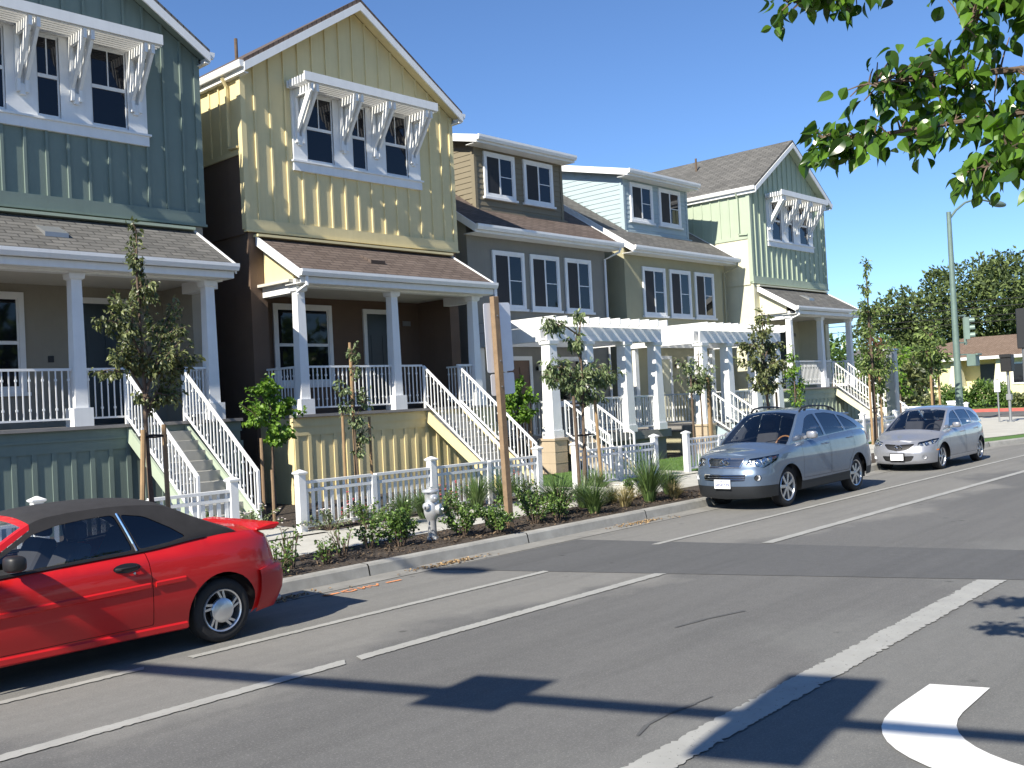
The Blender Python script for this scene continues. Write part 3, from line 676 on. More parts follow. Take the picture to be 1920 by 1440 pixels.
fence(9.55, 15.36, 13.66, 'white picket fence behind the fire hydrant, in front of the yellow house', (11.05, 13.9), mid=(12.43,))
fence(16.58, 19.5, 13.66, 'short white picket fence in front of the nearer pergola', (18.1,))
fence(20.85, 26.6, 13.66, 'white picket fence partly hidden by the blue suv', (22.3, 25.2), mid=(23.7,))
fence(28.2, 33.6, 13.66, 'white picket fence behind the silver hatchback in front of the olive house', (29.6, 32.3), mid=(31,))
fence(35.3, 41.2, 13.9, 'white picket fence at the far corner in front of the sage green house', (36.7, 39.6), mid=(38.2,))

# ------------------------------------------------------------------ plants
M['lf_pear'] = mat_leaf('glossy_pear_leaf', (.018, .055, .009), (.14, .27, .032), .25, .38, .6)
M['lf_olive'] = mat_leaf('olive_green_leaf', (.035, .052, .02), (.21, .235, .09), .45, .2)
M['lf_grey'] = mat_leaf('grey_green_leaf', (.05, .085, .03), (.27, .33, .16), .4, .22)
M['lf_maple'] = mat_leaf('bright_green_leaf', (.05, .12, .015), (.21, .36, .04), .5, .35)
M['lf_shrub'] = mat_leaf('shrub_leaf', (.025, .06, .015), (.17, .27, .06), .35, .2)
M['lf_green'] = mat_leaf('mid_green_leaf', (.04, .075, .02), (.24, .32, .09), .45, .25)
M['lf_red'] = mat_leaf('red_tip_leaf', (.08, .03, .02), (.25, .12, .06), .45, .25)
M['blade'] = mat_leaf('strap_leaf', (.025, .055, .018), (.15, .23, .07), .45, .15); M['dry'] = mat_leaf('dry_blade', (.12, .10, .04), (.40, .33, .16), .7, .2)
M['lf_pine'] = mat_leaf('dark_pine_needles', (.018, .036, .010), (.15, .20, .055), .7, .12); M['lf_hedge'] = mat_leaf('hedge_leaf', (.03, .07, .012), (.16, .26, .05), .5, .2)
M['petal'] = mat('pale_petal', (.75, .68, .66), .7); M['petalr'] = mat('pink_petal', (.65, .08, .16), .7)
M['lf_litter'] = mat_leaf('dry_leaf_litter', (.10, .06, .03), (.42, .28, .13), .9, 0)

def leaf(mb, p, d, up, L, W, tint, fold=.25, curl=.25):
    """one pointed leaf folded along its midrib, eight faces' worth of outline in four quads"""
    d = d.normalized(); s = d.cross(up)
    if s.length < 1e-3: s = d.orthogonal()
    s.normalize(); u = s.cross(d)
    prof = ((0, .0, 0), (.3, 1.0, .04), (.66, .78, .0), (1, 0, -curl))
    b = len(mb.v)
    mid = [p + d * (L * t) + u * (L * c) for t, w, c in prof]
    l1 = [mid[i] + s * (W / 2 * prof[i][1]) + u * (W * fold * prof[i][1]) for i in (1, 2)]; l2 = [mid[i] - s * (W / 2 * prof[i][1]) + u * (W * fold * prof[i][1]) for i in (1, 2)]
    mb.v += [tuple(v) for v in mid + l1 + l2]
    fs = [(0, 1, 4), (1, 2, 5, 4), (2, 3, 5), (0, 6, 1), (1, 6, 7, 2), (2, 7, 3)]
    mb.f += [tuple(i + b for i in f) for f in fs]; mb.m += [0] * 6
    mb.c = (mb.c or []) + [tint] * 8
def leaf8(mb, p, d, up, L, W, tint, fold=.2, curl=.3):
    """rounder leaf with a drawn-out tip, for foliage close to the camera"""
    d = d.normalized(); s = d.cross(up)
    if s.length < 1e-3: s = d.orthogonal()
    s.normalize(); u = s.cross(d)
    prof = ((0, 0), (.08, .45), (.22, .86), (.42, 1), (.62, .82), (.80, .42), (.9, .16), (1, 0)); n = len(prof); b = len(mb.v)
    mid = [p + d * (L * t) - u * (L * curl * t * t) for t, w in prof]
    mb.v += [tuple(v) for v in mid] + [tuple(mid[i] + s * (W / 2 * prof[i][1]) + u * (W * fold * prof[i][1])) for i in range(1, n - 1)] + [tuple(mid[i] - s * (W / 2 * prof[i][1]) + u * (W * fold * prof[i][1])) for i in range(1, n - 1)]
    for sd in (0, 1):
        o = n + sd * (n - 2) - 1
        fs = [(0, 1, o + 1)] + [(i, i + 1, o + i + 1, o + i) for i in range(1, n - 2)] + [(n - 2, n - 1, o + n - 2)]
        mb.f += [tuple(b + i for i in (f if sd == 0 else f[::-1])) for f in fs]; mb.m += [0] * len(fs)
    mb.c = (mb.c or []) + [tint] * (n + 2 * (n - 2))
def card(mb, p, d, up, L, W, tint):
    d = d.normalized(); s = d.cross(up)
    if s.length < 1e-3: s = d.orthogonal()
    s.normalize(); b = len(mb.v); u = s.cross(d)
    mb.v += [tuple(v) for v in (p, p + d * L * .45 + s * W / 2 + u * W * .15, p + d * L, p + d * L * .45 - s * W / 2 + u * W * .15)]
    mb.f.append((b, b + 1, b + 2, b + 3)); mb.m.append(0); mb.c = (mb.c or []) + [tint] * 4
def rv(r=rnd): 
    while 1:
        v = Vector((r.uniform(-1, 1), r.uniform(-1, 1), r.uniform(-1, 1)))
        if .05 < v.length < 1: return v.normalized()

def young_tree(name, label, x, y, z0, clumps, trunk_top, seed, leafmat, n_leaf=900, L=.085, W=.04, tr=.03, lean=(0, 0), group='young street trees', droop=.5, cat='tree', base=None, two=None):
    """clumps: (dx, dy, z, rx, rz, share) blobs of foliage each reached by its own limb"""
    r = random.Random(seed); root = thing(name, label, cat, (x, y, 0), 0, group)
    t = MB(); top = Vector((lean[0], lean[1], trunk_top)); pts = []
    for i in range(7):
        f = i / 6; pts.append(Vector((lean[0] * f + r.uniform(-.02, .02), lean[1] * f + r.uniform(-.02, .02), z0 - .05 + (trunk_top - z0) * f)))
    t.tube(pts, [tr * (1.15 - .85 * i / 6) for i in range(7)], 7)
    cr = MB(); cr.c = []; tot = sum(c[5] for c in clumps)
    for dx, dy, cz, rx, rz, sh in clumps:
        c = Vector((dx, dy, cz)); f = max(.15, min(.95, (cz - z0 - rz * 1.2) / (trunk_top - z0))); st = pts[0].lerp(pts[-1], f) if f < 1 else pts[-1]
        t.tube([st, st.lerp(c, .55) + Vector((0, 0, .05)), c], [tr * .45, tr * .3, tr * .12], 5)
        nt = max(4, int(9 * sh / max(.001, tot) * len(clumps)))
        tw = []
        for k in range(nt):
            q = rv(r) * (r.uniform(.35, 1) ** .6); e = c + Vector((q.x * rx, q.y * rx, q.z * rz)); s0 = c.lerp(st, r.uniform(0, .5)); tw.append((s0, e))
            t.tube([s0, s0.lerp(e, .5) + Vector((0, 0, .03)), e], [tr * .26, tr * .17, tr * .08], 4, cap=False)
        for k in range(int(n_leaf * sh / tot)):
            s0, e = r.choice(tw); p = s0.lerp(e, r.uniform(.2, 1.05)) + rv(r) * L * r.uniform(.1, .9)
            d = (p - c).normalized() * .6 + rv(r) * .7 + Vector((0, 0, -droop)); s_ = r.uniform(.6, 1.2)
            leaf(cr, p, d, rv(r) + Vector((0, 0, .7)), L * s_, W * s_, r.random() ** 1.3)
    t.build('trunk', base or M['bark'], root, smooth=True); cr.build('crown', leafmat, root, fix=False)
    return root

def stake(x, y, z0, z1, label, lean=(0, 0), r=.03, m=None, group='tree stakes'):
    s = MB(); s.tube([(0, 0, z0 - .05), (lean[0] * .5, lean[1] * .5, (z0 + z1) / 2), (lean[0], lean[1], z1)], [r, r * .97, r * .93], 8)
    o = s.build('tree_stake', m or M['stake'], None, smooth=True, loc=(x, y, 0)); return tag(o, label, 'stake', group)
def tie(x0, x1, y, z, label):
    s = MB(); xm = (x0 + x1) / 2; s.tube([(x0, y, z), (xm, y - .05, z - .01), (x1, y, z), (xm, y + .05, z + .01), (x0, y, z)], .014, 5)
    o = s.build('tree_tie', M['rubber'], None, loc=(0, 0, 0)); return tag(o, label, 'tie', 'rubber tree ties')

# tree in front of the blue-green house
young_tree('young_tree', 'young olive-leaved street tree with two wooden stakes before the blue-green house', 5.62, 10.95, .15,
  [(-.28, 0, 3.3, .33, .36, 1.0), (.02, .05, 3.75, .26, .35, .8), (-.05, 0, 4.05, .18, .22, .35), (.32, .05, 3.2, .32, .38, 1.1), (-.28, .1, 2.85, .34, .32, 1.0), (.1, -.1, 2.85, .4, .4, 1.5), (.48, .05, 2.8, .24, .22, .6), (.12, 0, 2.45, .34, .25, .9), (.35, .1, 2.45, .2, .2, .4), (-.05, 0, 4.3, .08, .2, .12)], 3.9, 11, M['lf_olive'], 3000, .075, .036, .035, (-.05, 0))
stake(5.42, 10.9, .15, 2.0, 'pale wooden stake leaning left of the olive-leaved tree by the red car', (.1, 0), .032)
stake(5.82, 10.95, .15, 2.05, 'wooden stake right of the olive-leaved tree by the red car', (-.02, 0), .03)
tie(5.5, 5.83, 10.95, 1.92, 'black rubber tie holding the olive-leaved tree between its stakes')
# slender sapling in front of the yellow porch
young_tree('young_tree', 'slender sapling with dark leaves tied to a stake below the yellow porch', 12.25, 15.6, .2,
  [(-.32, 0, 2.55, .2, .2, .5), (.02, 0, 2.9, .14, .3, .5), (.02, 0, 3.3, .1, .22, .3), (.3, 0, 2.3, .2, .3, .8), (.05, 0, 1.9, .2, .22, .8), (-.2, 0, 2.2, .15, .2, .35), (.2, 0, 1.65, .22, .3, .9), (.05, 0, 1.35, .15, .2, .5)], 3.35, 12, M['lf_grey'], 800, .09, .042, .022)
stake(12.27, 15.68, .2, 3.42, 'tall stake behind the slender sapling below the yellow porch', (0, 0), .03); stake(11.95, 15.6, .2, 2.05, 'short stake left of the slender sapling', (0, 0), .03); stake(12.62, 15.62, .2, 1.95, 'short stake right of the slender sapling', (0, 0), .03)
# tree before the nearer pergola
young_tree('young_tree', 'young grey-green tree with drooping leaves and stakes before the nearer pergola', 16.0, 12.95, .15,
  [(-.1, 0, 3.35, .2, .4, .7), (-.62, 0, 3.6, .3, .1, .35), (-.95, 0, 3.72, .2, .1, .25), (.15, 0, 3.85, .14, .15, .25), (-.65, 0, 2.75, .42, .3, 1.0), (.25, 0, 2.75, .45, .35, 1.3), (.75, 0, 2.55, .4, .3, 1.1), (-.2, 0, 2.45, .45, .3, 1.2), (.3, 0, 2.2, .4, .25, 1.0), (-1.0, 0, 2.55, .2, .18, .3)], 3.6, 13, M['lf_grey'], 2300, .13, .045, .04, (.05, 0), droop=.8)
stake(15.62, 12.8, .15, 2.15, 'dark stake left of the grey-green tree before the nearer pergola', (-.05, 0), .035, M['bark']); stake(16.35, 12.8, .15, 2.1, 'pale stake right of the grey-green tree before the nearer pergola', (-.1, 0), .035)
tie(15.6, 16.3, 12.9, 1.35, 'black tie at the middle of the grey-green tree trunk'); tie(15.58, 16.28, 12.9, 2.0, 'black tie below the crown of the grey-green tree')
# small tree between the pergolas
young_tree('young_tree', 'small sparse tree with purple and green leaves between the two pergolas', 24.2, 15.3, .18,
  [(-.85, 0, 2.9, .3, .4, .5), (-.4, 0, 2.5, .5, .4, 1.3), (.2, 0, 2.35, .45, .3, 1), (.5, 0, 2.6, .4, .3, .6), (0, 0, 3.0, .15, .3, .3)], 3.4, 14, M['lf_grey'], 800, .12, .045, .03)
stake(23.75, 15.3, .18, 2.6, 'thin stake left of the small tree between the pergolas', (0, 0), .03, M['bark']); stake(24.45, 15.2, .18, 2.5, 'pale stake right of the small tree between the pergolas', (0, 0), .05); stake(24.8, 15.35, .18, 2.4, 'thin dark stake at the edge of the farther pergola', (0, 0), .025, M['bark'])
# bushy tree above the suv
young_tree('young_tree', 'bushy green street tree standing behind the blue suv', 23.9, 13.0, .15,
  [(-.3, 0, 3.7, .35, .35, .6), (-.1, 0, 4.05, .25, .25, .35), (-.75, 0, 3.3, .45, .35, .9), (.35, 0, 3.35, .4, .35, .9), (-.4, 0, 2.8, .6, .45, 1.5), (.3, 0, 2.75, .45, .4, 1.2), (-.6, 0, 2.3, .4, .3, .7), (.1, 0, 2.3, .35, .3, .7)], 3.6, 15, M['lf_olive'], 1900, .12, .06, .05, (-.3, 0))
stake(24.25, 13.0, .15, 2.0, 'stake beside the bushy tree behind the blue suv', (0, 0), .035)
young_tree('young_tree', 'thin young tree before the far sage porch column', 29.2, 15.0, .18, [(-.15, 0, 2.6, .3, .35, .8), (.2, 0, 2.2, .35, .35, 1), (0, 0, 3.1, .18, .4, .5), (.1, 0, 1.7, .3, .3, .6)], 3.5, 16, M['lf_maple'], 600, .12, .05, .03)
stake(29.5, 15.0, .18, 1.9, 'stake beside the thin young tree before the far sage porch', (0, 0), .03)
# tall leader tree
young_tree('young_tree', 'tall narrow street tree with a long upright leader at the far house corner', 31.6, 13.5, .15,
  [(-.1, 0, 5.9, .14, .35, .3), (-.05, 0, 5.2, .25, .35, .45), (-.3, 0, 4.5, .4, .3, .8), (.45, 0, 4.5, .35, .35, .7), (0, 0, 3.9, .3, .4, .5), (-.75, 0, 3.3, .3, .25, .4), (.5, 0, 3.1, .6, .5, 1.5), (-.2, 0, 2.6, .5, .4, 1.0), (.9, 0, 2.6, .5, .4, .9), (.3, 0, 2.1, .5, .3, .7)], 6.0, 17, M['lf_green'], 1900, .14, .06, .06, (-.1, 0))
stake(31.2, 13.45, .15, 2.4, 'left stake of the tall narrow street tree', (0, 0), .04); stake(32.0, 13.45, .15, 2.3, 'right stake of the tall narrow street tree', (0, 0), .04)
tie(31.2, 32.0, 13.45, 1.3, 'black tie at the tall narrow tree'); 
young_tree('young_tree', 'small corner tree with big leaves, between the grey post and the signal pole', 44.0, 16.2, .15,
  [(.1, 0, 4.1, .7, .4, 1), (-.5, 0, 3.3, .7, .5, 1.2), (.6, 0, 3.2, .6, .5, 1.2), (0, 0, 2.5, .6, .35, .6)], 4.2, 18, M['lf_green'], 800, .26, .11, .07)
stake(43.6, 16.1, .15, 2.3, 'left stake of the small corner tree', (0, 0), .05); stake(44.5, 16.1, .15, 2.3, 'right stake of the small corner tree', (0, 0), .05)
young_tree('young_tree', 'thin yellowish young tree behind the grey post', 41.5, 16.6, .15, [(0, 0, 3.2, .45, .5, 1), (-.2, 0, 2.3, .5, .4, .8), (.3, 0, 1.8, .4, .3, .5)], 3.5, 19, M['lf_maple'], 420, .2, .08, .04)
# bright maples in the gaps between houses
for x, y, s, lb in ((11.0, 16.6, 21, 'bright green bushy maple in the gap beside the yellow house'), (19.4, 17.9, 22, 'bright green bushy maple by the yellow house stairs, behind the street sign')):
    young_tree('maple_tree', lb, x, y, .2, [(-.35, 0, 2.15, .4, .3, 1), (.3, 0, 2.2, .4, .3, 1), (0, .1, 2.55, .4, .28, 1), (-.05, -.1, 1.75, .45, .25, 1), (.45, 0, 1.75, .25, .2, .4)], 2.3, s, M['lf_maple'], 1500, .1, .075, .035, group='bright green maples', droop=.3)
    stake(x + (-.3 if s == 21 else .4), y - .1, .2, 1.65, 'brown stake left of the maple beside the yellow house' if s == 21 else 'brown stake of the maple behind the street sign', (0, 0), .035, M['wood'])
stake(10.25, 15.5, .2, 1.1, 'short brown stake right of the maple beside the yellow house', (0, 0), .035, M['wood'])

def shrub(name, label, x, y, z, rx, h, n, seed, leafmat, L=.05, W=.03, group='low shrubs in the planting beds', cat='shrub', stems=9, petals=None):
    r = random.Random(seed); root = thing(name, label, cat, (x, y, 0), 0, group); st = MB(); lf = MB(); lf.c = []; pt = MB()
    for k in range(stems):
        a = r.uniform(0, 6.283); q = r.uniform(.2, 1); e = Vector((math.cos(a) * rx * q, math.sin(a) * rx * q, z + h * r.uniform(.45, 1.0) * (1.15 - .4 * q))); s0 = Vector((math.cos(a) * .05, math.sin(a) * .05, z))
        m_ = s0.lerp(e, .5) + Vector((0, 0, h * .12)); st.tube([s0, m_, e], [.008, .006, .003], 4, cap=False)
        for j in range(max(1, n // stems)):
            f = r.uniform(.2, 1.03); p = (s0.lerp(m_, f * 2) if f < .5 else m_.lerp(e, f * 2 - 1)) + rv(r) * L * .8
            s_ = r.uniform(.6, 1.25); leaf(lf, p, rv(r) + (e - s0).normalized() * .8, rv(r) + Vector((0, 0, .8)), L * s_, W * s_, r.random() ** 1.2)
        if petals:
            for j in range(5): p = e + rv(r) * .06; pt.lathe([(0, .0), (.022, .012), (0, .02)], 5, p)
    st.build('stem', M['bark'], root); lf.build('foliage', leafmat, root, fix=False)
    if petals: pt.build('flowers', petals, root)
    return root
SH = [(9.3, 10.95, .38, .55, 460, 'leafy shrub just left of the fire hydrant'), (8.95, 11.2, .25, .4, 120, 'loose shrub behind the kerb left of the hydrant shrub'), (10.35, 10.75, .36, .55, 430, 'leafy shrub right of the fire hydrant'), (10.8, 10.5, .38, .46, 430, 'round leafy shrub between the hydrant and the sign post'),
      (11.95, 10.75, .4, .55, 330, 'leafy shrub just right of the wooden sign post'), (12.35, 10.6, .3, .5, 220, 'shrub with pale leaves before the first tall grass clump'), (6.95, 10.5, .28, .34, 90, 'sparse twiggy shrub at the tail of the red car'), (7.35, 10.8, .22, .5, 60, 'sparse upright shrub second from the red car'), (7.8, 10.65, .22, .3, 60, 'sparse shrub beside the bare soil of the kerb strip'),
      (8.25, 10.9, .18, .42, 36, 'thin twiggy shrub midway between the red car and the hydrant'), (6.5, 10.9, .3, .32, 70, 'low shrub half hidden by the red car')]
for i, (x, y, rx, h, n, lb) in enumerate(SH): shrub('shrub', lb, x, y, .15, rx * 1.1, h * 1.12, int(n * 2), 40 + i, M['lf_shrub'], .055, .034, stems=14)
for i, (x, y, lb) in enumerate(((10.0, 13.52, 'pale flowering ground shrub at the left end of the fence before the yellow house'), (10.75, 13.45, 'pale flowering ground shrub left of the strap grass at the fence'), (9.2, 14.6, 'white flowering shrub beside the walk to the blue-green house'), (9.0, 15.2, 'low green shrub beside the stairs of the blue-green house'))):
    shrub('flowering_shrub', lb, x, y, .15, .55, .42, 620, 60 + i, M['lf_grey'], .04, .022, 'pale flowering shrubs', petals=M['petal'] if i != 3 else None)
for i, (x, y, lb) in enumerate(((11.0, 14.2, 'pink flowering plant seen through the pickets, left'), (13.4, 14.2, 'pink flowering plant seen through the pickets, right'), (16.2, 15.2, 'red flowering plant at the tan plinth'))):
    shrub('flowering_plant', lb, x, y, .15, .3, .5, 150, 70 + i, M['lf_shrub'], .05, .03, 'pink flowering plants behind the fence', petals=M['petalr'])
for i, (x, y, h_, lb) in enumerate(((10.35, 12.95, .5, 'green bushy plant at the fence behind the hydrant, left of the strap grass'), (12.35, 13.3, .45, 'green bushy plant at the fence between two strap grass clumps'), (14.6, 13.35, .4, 'low green plant at the right end of the fence before the yellow house'), (12.7, 11.5, .45, 'green bushy plant behind the first strap grass clump at the kerb'), (15.4, 11.3, .4, 'low green plant behind the tallest strap grass'))):
    shrub('shrub', lb, x, y, .15, .45, h_, 480, 130 + i, M['lf_shrub'], .05, .03, stems=13)
for i, (x, y, lb) in enumerate(((22.5, 16.4, 'low green shrub under the small tree between the pergolas'), (21.6, 16.6, 'low green shrub beside the nearer pergola floor'), (34.6, 14.8, 'green shrub at the far house corner'))):
    shrub('shrub', lb, x, y, .18, .5, .55, 380, 80 + i, M['lf_maple'], .07, .05)
def grass_clump(label, x, y, z, h, n, seed, m, sp=.9, w=.018, group='strap-leaved grass clumps', cat='grass clump', name='grass_clump'):
    r = random.Random(seed); b = MB(); b.c = []
    for k in range(n):
        a = r.uniform(0, 6.283); q = r.uniform(.15, 1); hh = h * r.uniform(.6, 1.05); out = sp * h * q; p0 = Vector((math.cos(a) * .09 * q, math.sin(a) * .09 * q, z))
        d = Vector((math.cos(a), math.sin(a), 0)); s = Vector((-d.y, d.x, 0)); t = r.random(); pts = []
        for i in range(5):
            f = i / 4; pts.append((p0 + d * out * f ** 1.7 + Vector((0, 0, hh * (f - .38 * q * f ** 3.2))), w * (1 - f * .85)))
        i0 = len(b.v)
        for p, ww in pts: b.v += [tuple(p - s * ww / 2), tuple(p + s * ww / 2)]; b.c += [t, t]
        for i in range(4): b.f.append((i0 + 2 * i, i0 + 2 * i + 1, i0 + 2 * i + 3, i0 + 2 * i + 2)); b.m.append(0)
    o = b.build(name, m, None, fix=False, loc=(x, y, 0)); return tag(o, label, cat, group)
GC = [(13.1, 13.2, .75, 'tall strap grass clump against the fence left of the sign post'), (13.95, 13.3, .8, 'tall strap grass clump against the fence behind the sign post'), (12.95, 11.1, .8, 'big strap grass clump right of the sign post'), (13.35, 10.65, .62, 'strap grass clump at the kerb below the grey-green tree'), (15.1, 10.75, 1.05, 'tallest strap grass clump, at the kerb left of the blue suv'), (11.0, 12.85, .62, 'strap grass clump behind the hydrant at the fence'),
      (11.75, 13.15, .6, 'small strap grass clump between the hydrant and the fence post'), (15.9, 12.6, .62, 'dark strap grass clump at the foot of the grey-green tree'), (14.0, 11.4, .6, 'strap grass clump behind the kerb clumps'), (16.4, 11.2, .6, 'strap grass clump beside the bumper of the blue suv')]
for i, (x, y, h, lb) in enumerate(GC): grass_clump(lb, x, y, .15, h * 1.05, 300, 90 + i, M['blade'], .85)
for i, (x, y, h, lb) in enumerate(((14.35, 10.75, .42, 'dry straw coloured grass clump between the green clumps at the kerb'), (14.7, 11.3, .4, 'dry straw grass clump behind the tallest grass'), (15.75, 10.65, .38, 'dry straw grass clump drooping over the kerb by the blue suv'))): grass_clump(lb, x, y, .15, h, 190, 110 + i, M['dry'], 1.0, .014, 'dry grass clumps')
# boulders among the grasses
def boulder(x, y, z, sx, sy, sz, seed, label):
    r = random.Random(seed); bm = bmesh.new(); bmesh.ops.create_icosphere(bm, subdivisions=3, radius=1)
    ph = [rv(r) for _ in range(7)]; am = [r.uniform(.05, .16) for _ in ph]
    for v in bm.verts:
        n = v.co.normalized(); k = 1 + sum(a * math.sin(4 * n.dot(p) + i) for i, (p, a) in enumerate(zip(ph, am))); v.co = Vector((n.x * sx * k, n.y * sy * k, n.z * sz * k))
    me = bpy.data.meshes.new('boulder'); bm.to_mesh(me); bm.free(); me.materials.append(M['rock']); me.polygons.foreach_set('use_smooth', [True] * len(me.polygons))
    o = bpy.data.objects.new('boulder', me); COL.objects.link(o); o.location = (x, y, z); tag(o, label, 'boulder', 'pale boulders in the planting strip')
M['rock'] = mat('pale_rock', (.46, .45, .40), .95, var=.3, scale=6, bmp=.6, bscale=25)
boulder(15.0, 11.9, .2, .35, .28, .22, 1, 'pale boulder behind the dry grass'); boulder(14.3, 12.0, .2, .3, .25, .2, 2, 'pale boulder left of the dry grass'); boulder(16.3, 12.1, .2, .4, .3, .24, 3, 'pale boulder behind the tallest grass')
# fallen leaves in the gutter
for k, (x0, y0, n, lb) in enumerate(((6.2, 9.75, 260, 'pile of dry leaves in the gutter at the red car'), (9.15, 9.78, 130, 'scatter of dry leaves in the gutter below the hydrant'), (13.5, 9.8, 110, 'scatter of dry leaves in the gutter before the blue suv'))):
    r = random.Random(200 + k); b = MB(); b.c = []
    for i in range(n):
        p = Vector((r.gauss(0, .38), r.gauss(0, .055), .008 + r.random() * .02)); leaf(b, p, Vector((r.uniform(-1, 1), r.uniform(-1, 1), r.uniform(-.1, .25))), Vector((0, 0, 1)) + rv(r) * .4, .05, .03, r.random())
    o = b.build('leaf_litter', M['lf_litter'], None, fix=False, loc=(x0, y0, 0)); tag(o, lb, 'dry leaves', 'dry leaves in the gutter', 'stuff')
# blades over the lawn
r = random.Random(5); b = MB(); b.c = []
for i in range(9000):
    x = r.uniform(15.7, 27.2); y = r.uniform(13.65, 16.8); p = Vector((x, y, .165 + (y - 13.6) * .009)); h = r.uniform(.03, .07); d = Vector((r.uniform(-.4, .4), r.uniform(-.4, .4), 1)); i0 = len(b.v); s = rv(r) * .006
    if any(a < x < c and y < 15.7 for a, c in ((15.6, 16.8), (19.8, 21.05))): continue
    b.v += [tuple(p - s), tuple(p + s), tuple(p + d * h)]; b.f.append((i0, i0 + 1, i0 + 2)); b.m.append(0); b.c += [r.random()] * 3
o = b.build('lawn_grass', M['lf_hedge'], None, fix=False); tag(o, 'short green lawn grass in front of the pergolas', 'grass', kind='stuff')
# mulch chips on the soil strips
r = random.Random(6); b = MB(); b.c = []
for i in range(5200):
    if r.random() < .7: x = r.uniform(4, 17); y = r.uniform(10.24, 11.58)
    else: x = r.uniform(4, 16); y = r.uniform(13.45, 15.5)
    leaf(b, Vector((x, y, .15 + r.random() * .02)), Vector((r.uniform(-1, 1), r.uniform(-1, 1), r.uniform(-.2, .5))), Vector((0, 0, 1)) + rv(r) * .7, r.uniform(.03, .08), r.uniform(.012, .03), r.random() ** 2.2, .1, .05)
o = b.build('mulch_chips', mat_leaf('mulch_chip', (.028, .02, .015), (.17, .12, .075), .95, 0), None, fix=False); tag(o, 'dark bark mulch chips covering the planting beds', 'mulch', kind='stuff')

# ------------------------------------------------------------------ vehicles
def mat_car(name, base, metal=.0, rough=.35, flake=.0, coat=1.0):
    m, n, l, p = new_mat(name); co = objco(n)
    f = noise(n, l, co, 2.0, 3, .5, (.3, .7)); c = mix_col(n, l, f, tuple(x * .92 for x in base), base)
    if flake: c = mix_col(n, l, flake, c, mix_col(n, l, noise(n, l, co, 900, 1, .5, (.3, .7)), tuple(x * .6 for x in base), tuple(min(1, x * 1.5) for x in base)))
    l.new(c, p.inputs['Base Color']); p.inputs['Metallic'].default_value = metal; p.inputs['Roughness'].default_value = rough
    p.inputs['Coat Weight'].default_value = coat; p.inputs['Coat Roughness'].default_value = .03
    d = noise(n, l, co, 7, 5, .7, (.45, .8)); r_ = n.new('ShaderNodeMapRange'); r_.inputs[3].default_value = rough; r_.inputs[4].default_value = min(1, rough + .15); l.new(d, r_.inputs[0]); l.new(r_.outputs[0], p.inputs['Roughness'])
    return m
M['car_blue'] = mat_car('slate_blue_car_paint', (.10, .14, .205), .45, .33, .25); M['car_silver'] = mat_car('silver_car_paint', (.30, .31, .34), .5, .33, .25); M['car_red'] = mat_car('red_car_paint', (.50, .006, .007), 0, .45, coat=.4)
M['car_reddk'] = mat_car('red_bumper_plastic', (.38, .007, .009), 0, .5, coat=.25)
M['top'] = mat('black_soft_top_cloth', (.022, .021, .023), .92, var=.25, scale=8, bmp=.4, bscale=220)
M['glass'] = mat_glass('car_glass', clear=.80); M['glassdk'] = mat_glass('tinted_car_glass', clear=.10); M['lens'] = mat_glass('lamp_lens', clear=.85, refl=.12)
M['chrome'] = mat('chrome', (.75, .76, .78), .12, 1, var=.03); M['rimm'] = mat('alloy_rim', (.62, .63, .65), .28, .85, var=.05); M['refl'] = mat('lamp_reflector', (.85, .86, .88), .3, .6, var=.02)
M['amber'] = mat('amber_lens', (.75, .22, .03), .2); M['redlens'] = mat('red_lens', (.45, .015, .015), .15, coat=1); M['clad'] = mat('dark_lower_cladding', (.012, .014, .017), .6, var=.1); M['inner'] = mat('dark_cabin_trim', (.02, .02, .022), .8, var=.2)
M['seat'] = mat('grey_seat_cloth', (.05, .05, .055), .9, var=.15); M['plate'] = mat('white_number_plate', (.82, .83, .84), .35, var=.02); M['ink'] = mat('dark_blue_ink', (.03, .05, .18), .6); M['grillem'] = mat('grille_mesh_grey', (.10, .11, .12), .4, .6, var=.1)
M['woodw'] = mat('wood_wheel_rim', (.35, .17, .06), .3); M['tyre'] = mat('tyre_rubber', (.018, .018, .019), .85, var=.25, scale=12, bmp=.2, bscale=90)

def pchip(tab):
    xs = [t[0] for t in tab]; ys = [t[1] for t in tab]; n = len(xs); h = [xs[i + 1] - xs[i] for i in range(n - 1)]; dl = [(ys[i + 1] - ys[i]) / h[i] for i in range(n - 1)]
    m = [dl[0]] + [0 if dl[i - 1] * dl[i] <= 0 else 2 * dl[i - 1] * dl[i] / (dl[i - 1] + dl[i]) for i in range(1, n - 1)] + [dl[-1]]
    def f(x):
        if x <= xs[0]: return ys[0]
        if x >= xs[-1]: return ys[-1]
        i = 0
        while x > xs[i + 1]: i += 1
        t = (x - xs[i]) / h[i]; return ys[i] * (1 + 2 * t) * (1 - t) ** 2 + h[i] * m[i] * t * (1 - t) ** 2 + ys[i + 1] * t * t * (3 - 2 * t) + h[i] * m[i + 1] * t * t * (t - 1)
    return f
def inside(p, poly):
    c = False; j = len(poly) - 1
    for i in range(len(poly)):
        a, b = poly[i], poly[j]
        if (a[1] > p[1]) != (b[1] > p[1]) and p[0] < (b[0] - a[0]) * (p[1] - a[1]) / (b[1] - a[1]) + a[0]: c = not c
        j = i
    return c
def densify(poly, st):
    out = []
    for i, p in enumerate(poly):
        q = poly[(i + 1) % len(poly)]; k = max(1, math.ceil(math.hypot(q[0] - p[0], q[1] - p[1]) / st))
        out += [(p[0] + (q[0] - p[0]) * j / k, p[1] + (q[1] - p[1]) * j / k) for j in range(k)]
    return out
